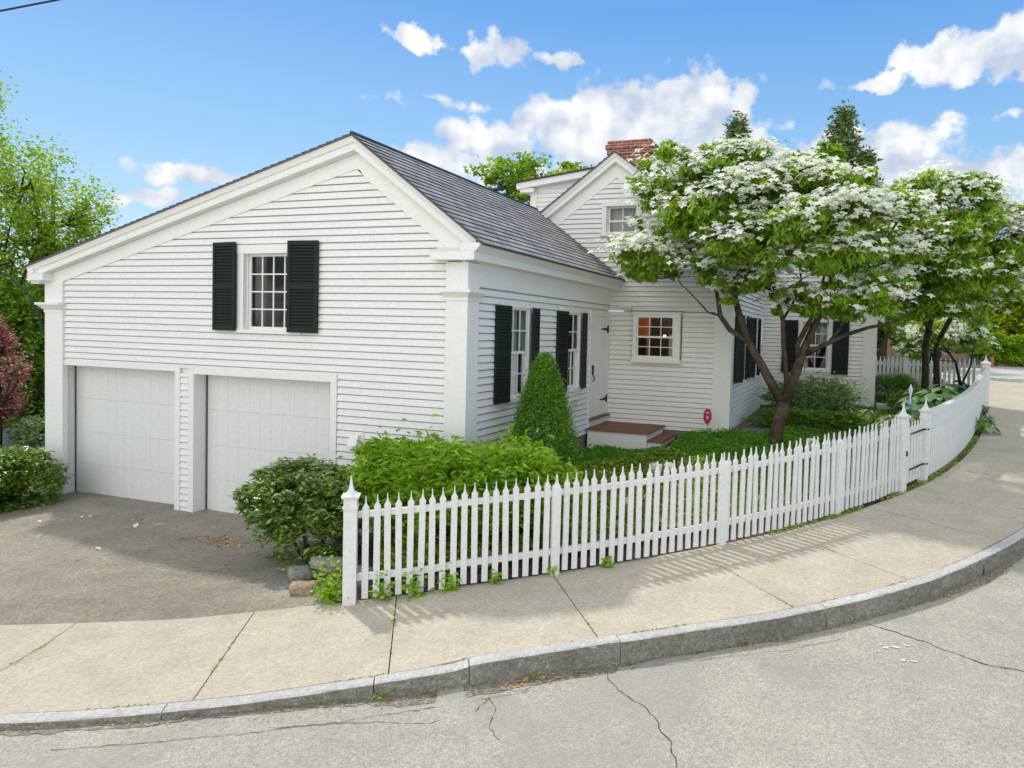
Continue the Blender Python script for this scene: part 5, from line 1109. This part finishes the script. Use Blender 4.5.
# dark low roofed shed seen between the trunks
o = empty('garden_shed', (-21.6, 13.9, -1.35), .5, 'small dark shed with slate blue roof, glimpsed over the hedge at the left', 'shed')
mb = MB(); mb.frustum(0, 0, 1.3, 1.3, 0, .55, .9, .9); mb.build('wall', 'metal_edge', o)
mb = MB(); mb.hexa([(-1.5, -1.1, .55), (1.5, -1.1, .55), (1.5, 1.1, .55), (-1.5, 1.1, .55), (-1.3, -.05, 1.15), (1.3, -.05, 1.15), (1.3, .05, 1.15), (-1.3, .05, 1.15)]); mb.build('roof', 'slate_blue', o)
big_tree('maple_tree', -17.7, 38.5, 0, 13.6, 5.2, 'round bright green tree rising behind the roof left of the chimney', 'tree', 'oak_leaf', 20000, .30, None, npad=22, tall=.7)
gc = 'conifers beyond the house'

cone_tree('conifer_tree', -7.0, 45, 1.5, 16.3, 1.75, 'slim conifer whose tip shows alone above the dogwood right of the chimney', 'conifer_needle', 4600, .40, 'conifer', gc, per=500, power=.8, trunk=.22, sig=.28)
cone_tree('conifer_tree', -.75, 45, 1.5, 16.5, 1.8, 'tallest of the grouped conifers above the dogwood', 'conifer_needle', 5200, .38, 'conifer', gc, per=550, power=.6, trunk=.22, sig=.28)
cone_tree('conifer_tree', .5, 44, 1.5, 13.6, 1.7, 'narrow conifer right of the tallest one', 'conifer_needle', 5000, .40, 'conifer', gc, per=400, power=.6, trunk=.2, sig=.25)
big_tree('background_tree', -2.2, 43.5, 1.5, 12.6, 2.6, 'bushy green tree left of the tallest conifer, above the dogwood', 'tree', 'oak_leaf', 8000, .32, None, npad=14, tall=.7)
big_tree('background_tree', -4.3, 44, 1.5, 12.4, 2.2, 'small rounded tree top between the two conifer tips', 'tree', 'oak_leaf', 5000, .32, None, npad=10, tall=.6)
gr = 'yellow-green trees across the street'
big_tree('roadside_tree', 11.0, 44, 1.7, 9.2, 3.8, 'yellow-green tree at the right edge across the street', 'tree', 'yellow_leaf', 20000, .28, gr, npad=18, tall=.9)
big_tree('roadside_tree', 8.6, 50, 1.7, 7.4, 3.4, 'yellow-green tree across the street behind the corner fence post', 'tree', 'yellow_leaf', 20000, .28, gr, npad=18, tall=.9)
big_tree('roadside_tree', 4.2, 40, 1.6, 7.2, 3.0, 'shady green tree behind the small young dogwood, beyond the back fence', 'tree', 'oak_leaf', 12000, .26, None, npad=18, tall=.92)
big_tree('roadside_tree', 1.3, 33, 1.5, 6.8, 2.6, 'dark green tree beyond the back fence next to the wing corner', 'tree', 'oak_leaf', 12000, .22, None, npad=18, tall=.95)
big_tree('roadside_tree', 9.2, 46.5, 1.6, 7.0, 2.8, 'dense light green tree behind the hedge shrubs across the street', 'tree', 'yellow_leaf', 20000, .24, None, npad=26, tall=1.0)
for i, (x, y, lb) in enumerate(((7.0, 41, 'light green hedge shrub across the street, directly behind the corner post'), (8.6, 41, 'light green hedge shrub across the street, just right of the corner post'), (10.2, 41.5, 'light green hedge shrub across the street at the right edge'))):
    bush('hedge_shrub', (x, y, 2.55), (1.35, 1.0, 1.05), lb, 'lime_leaf', 11000, .15, 'shrub', 'hedge shrubs across the street', per=60)
# brick house glimpsed through the leaves
o = empty('brick_house', (5.2, 60, 1.6), 0, 'distant pale brick house glimpsed through the trees on the right', 'house')
mb = MB(); mb.frustum(0, 0, 3, 3, 0, 5, 2.5, 2.5); mb.build('wall', 'pale_brick', o)
mb = MB(); mb.hexa([(-3.3, -2.8, 5), (3.3, -2.8, 5), (3.3, 2.8, 5), (-3.3, 2.8, 5), (-3.3, -.05, 7), (3.3, -.05, 7), (3.3, .05, 7), (-3.3, .05, 7)]); mb.build('roof', 'metal_edge', o)
for x in (-1.6, 0, 1.6):
    for z in (1.2, 3.4): mb = MB(); mb.box(x - .4, x + .4, -2.55, -2.49, z, z + 1.1); mb.build('window', 'white_paint', o)
# ================================================================== SMALL THINGS
# security sign
o = empty('yard_sign', (-2.50, 13.6, .93), 0, 'red octagonal yard sign on a thin stake against the kitchen wall corner', 'sign')
mb = MB(); mb.tube([(0, 0, -.1, .008), (0, 0, .45, .007)], 6); mb.build('stake', 'foundation_stone', o)
mb = MB(); pr = [(.085 * math.cos(a), .155 * math.sin(a) + .50) for a in [rad(22.5 + 45 * i) for i in range(8)]]
mb.sweep([[(x, -.012, z) for x, z in pr], [(x, .0, z) for x, z in pr]], closed=True); mb.build('sign_plate', 'sign_red', o)
mb = MB(); pr = [(-.025, .555), (.025, .555), (.028, .575), (.0, .59), (-.028, .575)]; mb.sweep([[(x, -.016, z) for x, z in pr], [(x, -.0125, z) for x, z in pr]], closed=True)
pr = [(-.018, .46), (0, .44), (.018, .46), (.02, .51), (-.02, .51)]; mb.sweep([[(x, -.016, z) for x, z in pr], [(x, -.0125, z) for x, z in pr]], closed=True); mb.build('emblem', 'sign_white', o)
# stones under the rhododendron
def stone(x, y, z, a, b, c, rz, label, mat='rock'):
    bm = bmesh.new(); bmesh.ops.create_icosphere(bm, subdivisions=3, radius=1)
    sx = random.random() * 9
    for v in bm.verts:
        k = max(abs(v.co.x), abs(v.co.y), abs(v.co.z)) ; v.co = v.co * (.30 + .70 / max(k, .3) * .86)
        v.co *= 1 + .09 * math.sin(v.co.x * 3.1 + sx) * math.cos(v.co.y * 2.7 + sx) + .04 * math.sin(v.co.z * 7 + v.co.x * 5 + sx) + random.gauss(0, .012)
        v.co = Vector((v.co.x * a, v.co.y * b, v.co.z * c))
    me = bpy.data.meshes.new('stone'); bm.to_mesh(me); bm.free(); me.materials.append(M[mat]); me.polygons.foreach_set('use_smooth', [True] * len(me.polygons))
    o = bpy.data.objects.new('stone', me); col.objects.link(o); o.location = (x, y, z); o.rotation_euler = (random.uniform(-.1, .1), random.uniform(-.1, .1), rz); tag(o, label, 'stone', 'rough stones of the low dry wall')
stone(-5.34, 6.42, .34, .26, .16, .062, .6, 'broad flat grey stone lying on top of the small dry wall')
stone(-5.66, 6.30, .22, .15, .14, .075, .9, 'grey stone at the left of the small dry wall, under the flat one')
stone(-5.68, 6.14, .09, .10, .09, .07, .4, 'small rounded stone at the bottom left of the dry wall')
stone(-5.40, 6.06, .17, .17, .11, .07, .5, 'rust coloured square stone in the middle of the dry wall', 'rock_rust')
stone(-5.38, 6.02, .07, .14, .10, .04, .55, 'thin flat stone at the bottom of the dry wall, under the rust coloured one')
stone(-4.98, 6.45, .22, .16, .14, .13, .2, 'dark stone half hidden behind the leafy tuft by the end post')
# stone slab at the wing corner
mb = MB(); mb.hexa([(-.28, -.4, 0), (.3, -.4, 0), (.28, .4, 0), (-.3, .4, 0), (-.27, -.38, .17), (.29, -.39, .17), (.27, .38, .17), (-.29, .39, .17)])
o = mb.build('stone_slab', 'kerb_granite'); o.location = (1.02, 19.3, float(zg(1.02, 19.3)) - .02); tag(o, 'flat grey granite slab on the ground right of the wing corner', 'slab')
# glass garden ornament on a stake behind the gate post
o = empty('garden_ornament', (1.02, 13.0, .8), .4, 'white leaf-shaped garden ornament with blue base on a thin stake behind the gate post', 'ornament')
mb = MB(); mb.tube([(0, 0, -.1, .006), (0, 0, 1.08, .006)], 6); mb.build('stake', 'metal_edge', o)
mb = MB(); mb.frustum(0, 0, .012, .032, 1.26, 1.36, .006, .014); mb.frustum(0, 0, .032, .006, 1.36, 1.46, .014, .004); mb.frustum(0, 0, .006, .012, 1.12, 1.26, .006, .006); mb.build('ornament_blade', 'sign_white', o)
mb = MB(); mb.frustum(0, 0, .04, .03, 1.08, 1.125, .03, .02); mb.frustum(-.06, 0, .03, .02, 1.09, 1.11, .01, .01); mb.build('ornament_base', 'blue_plastic', o)
# small red-brown post across the street
o = empty('fire_hydrant', (6.62, 39.0, 1.79), 0, 'small red-brown hydrant by the street just right of the far corner post', 'hydrant')
mb = MB(); mb.tube([(0, 0, -.1, .2), (0, 0, .1, .2), (0, 0, .11, .15), (0, 0, .62, .15), (0, 0, .63, .19), (0, 0, .70, .19), (0, 0, .78, .12), (0, 0, .86, .04)], 12); mb.build('body', 'terracotta', o)
mb = MB(); mb.tube([(-.24, 0, .5, .06), (.24, 0, .5, .06)], 8); mb.build('nozzle', 'terracotta', o)
o.scale = (.6, .6, .6)
# overhead cable and the drooping wire at the left
def cable(name, a, b, sag, r, label):
    mb = MB(); A = Vector(a); B = Vector(b); mb.tube([(*(A.lerp(B, i / 24) - Vector((0, 0, sag * 4 * (i / 24) * (1 - i / 24)))), r) for i in range(25)], 6); tag(mb.build(name, 'cable_black'), label, 'cable')
cable('overhead_cable', (-20.18, 5.71, 6.63), (-7.63, 10.29, 9.58), .0, .016, 'black overhead cable crossing the upper left corner of the sky')
mb = MB(); mb.tube([(-22.5, 11.4, 4.75, .02), (-20.9, 11.9, 4.35, .02), (-20.0, 12, 4.0, .02), (-19.4, 12, 3.6, .02), (-19.0, 12, 3.1, .02), (-18.7, 12, 2.5, .02), (-18.2, 12, 2.3, .02)], 6)
tag(mb.build('hanging_wire', 'cable_black'), 'dark wire curving down beside the left corner of the garage', 'wire')

# moss and small weeds in the strip of earth between the board fence and the slabs
P = []
for _ in range(5200):
    s = rng.uniform(5.0, 17); 
    if math.sin(s * 2.3) + math.sin(s * 5.1) < rng.uniform(-1.6, 1.2): continue
    n = rng.uniform(-.12, .02) * min(1, s / 9); p = PN(s, n); P.append((p.x, p.y, zside(s) + abs(rng.normal(0, .02))))
tag(leaves('moss_strip', np.array(P), .035, 'ground_leaf', droop=-.2, aspect=.5, up=.4), 'strip of moss and tiny weeds along the outer foot of the fence', 'moss', None, 'stuff')

# moss and grass blades caught in the sidewalk joints
P = []
for j in jo[4:14]:
    for _ in range(5):
        q0 = rng.uniform(0, 1)
        for _ in range(int(rng.integers(3, 16))):
            q_ = min(max(q0 + rng.normal(0, .05), 0.02), .99); n = -kw(j) * q_; p = PN(j + rng.normal(0, .006) - (.3 * q_ if j == -2.62 else 0), n); P.append((p.x, p.y, zside(j) - .03 * q_ + .006))
for _ in range(700):
    s = rng.uniform(-3, 8); 
    if math.sin(s * 3.1) + math.sin(s * 7.7) < .5: continue
    n = -kw(s) + rng.normal(0, .006); p = PN(s, n); P.append((p.x, p.y, zside(s) - .02))
tag(leaves('joint_moss', np.array(P), .022, 'ground_leaf', droop=-.1, aspect=.5, up=.6), 'flecks of moss and grass growing in the sidewalk joints', 'moss', None, 'stuff')
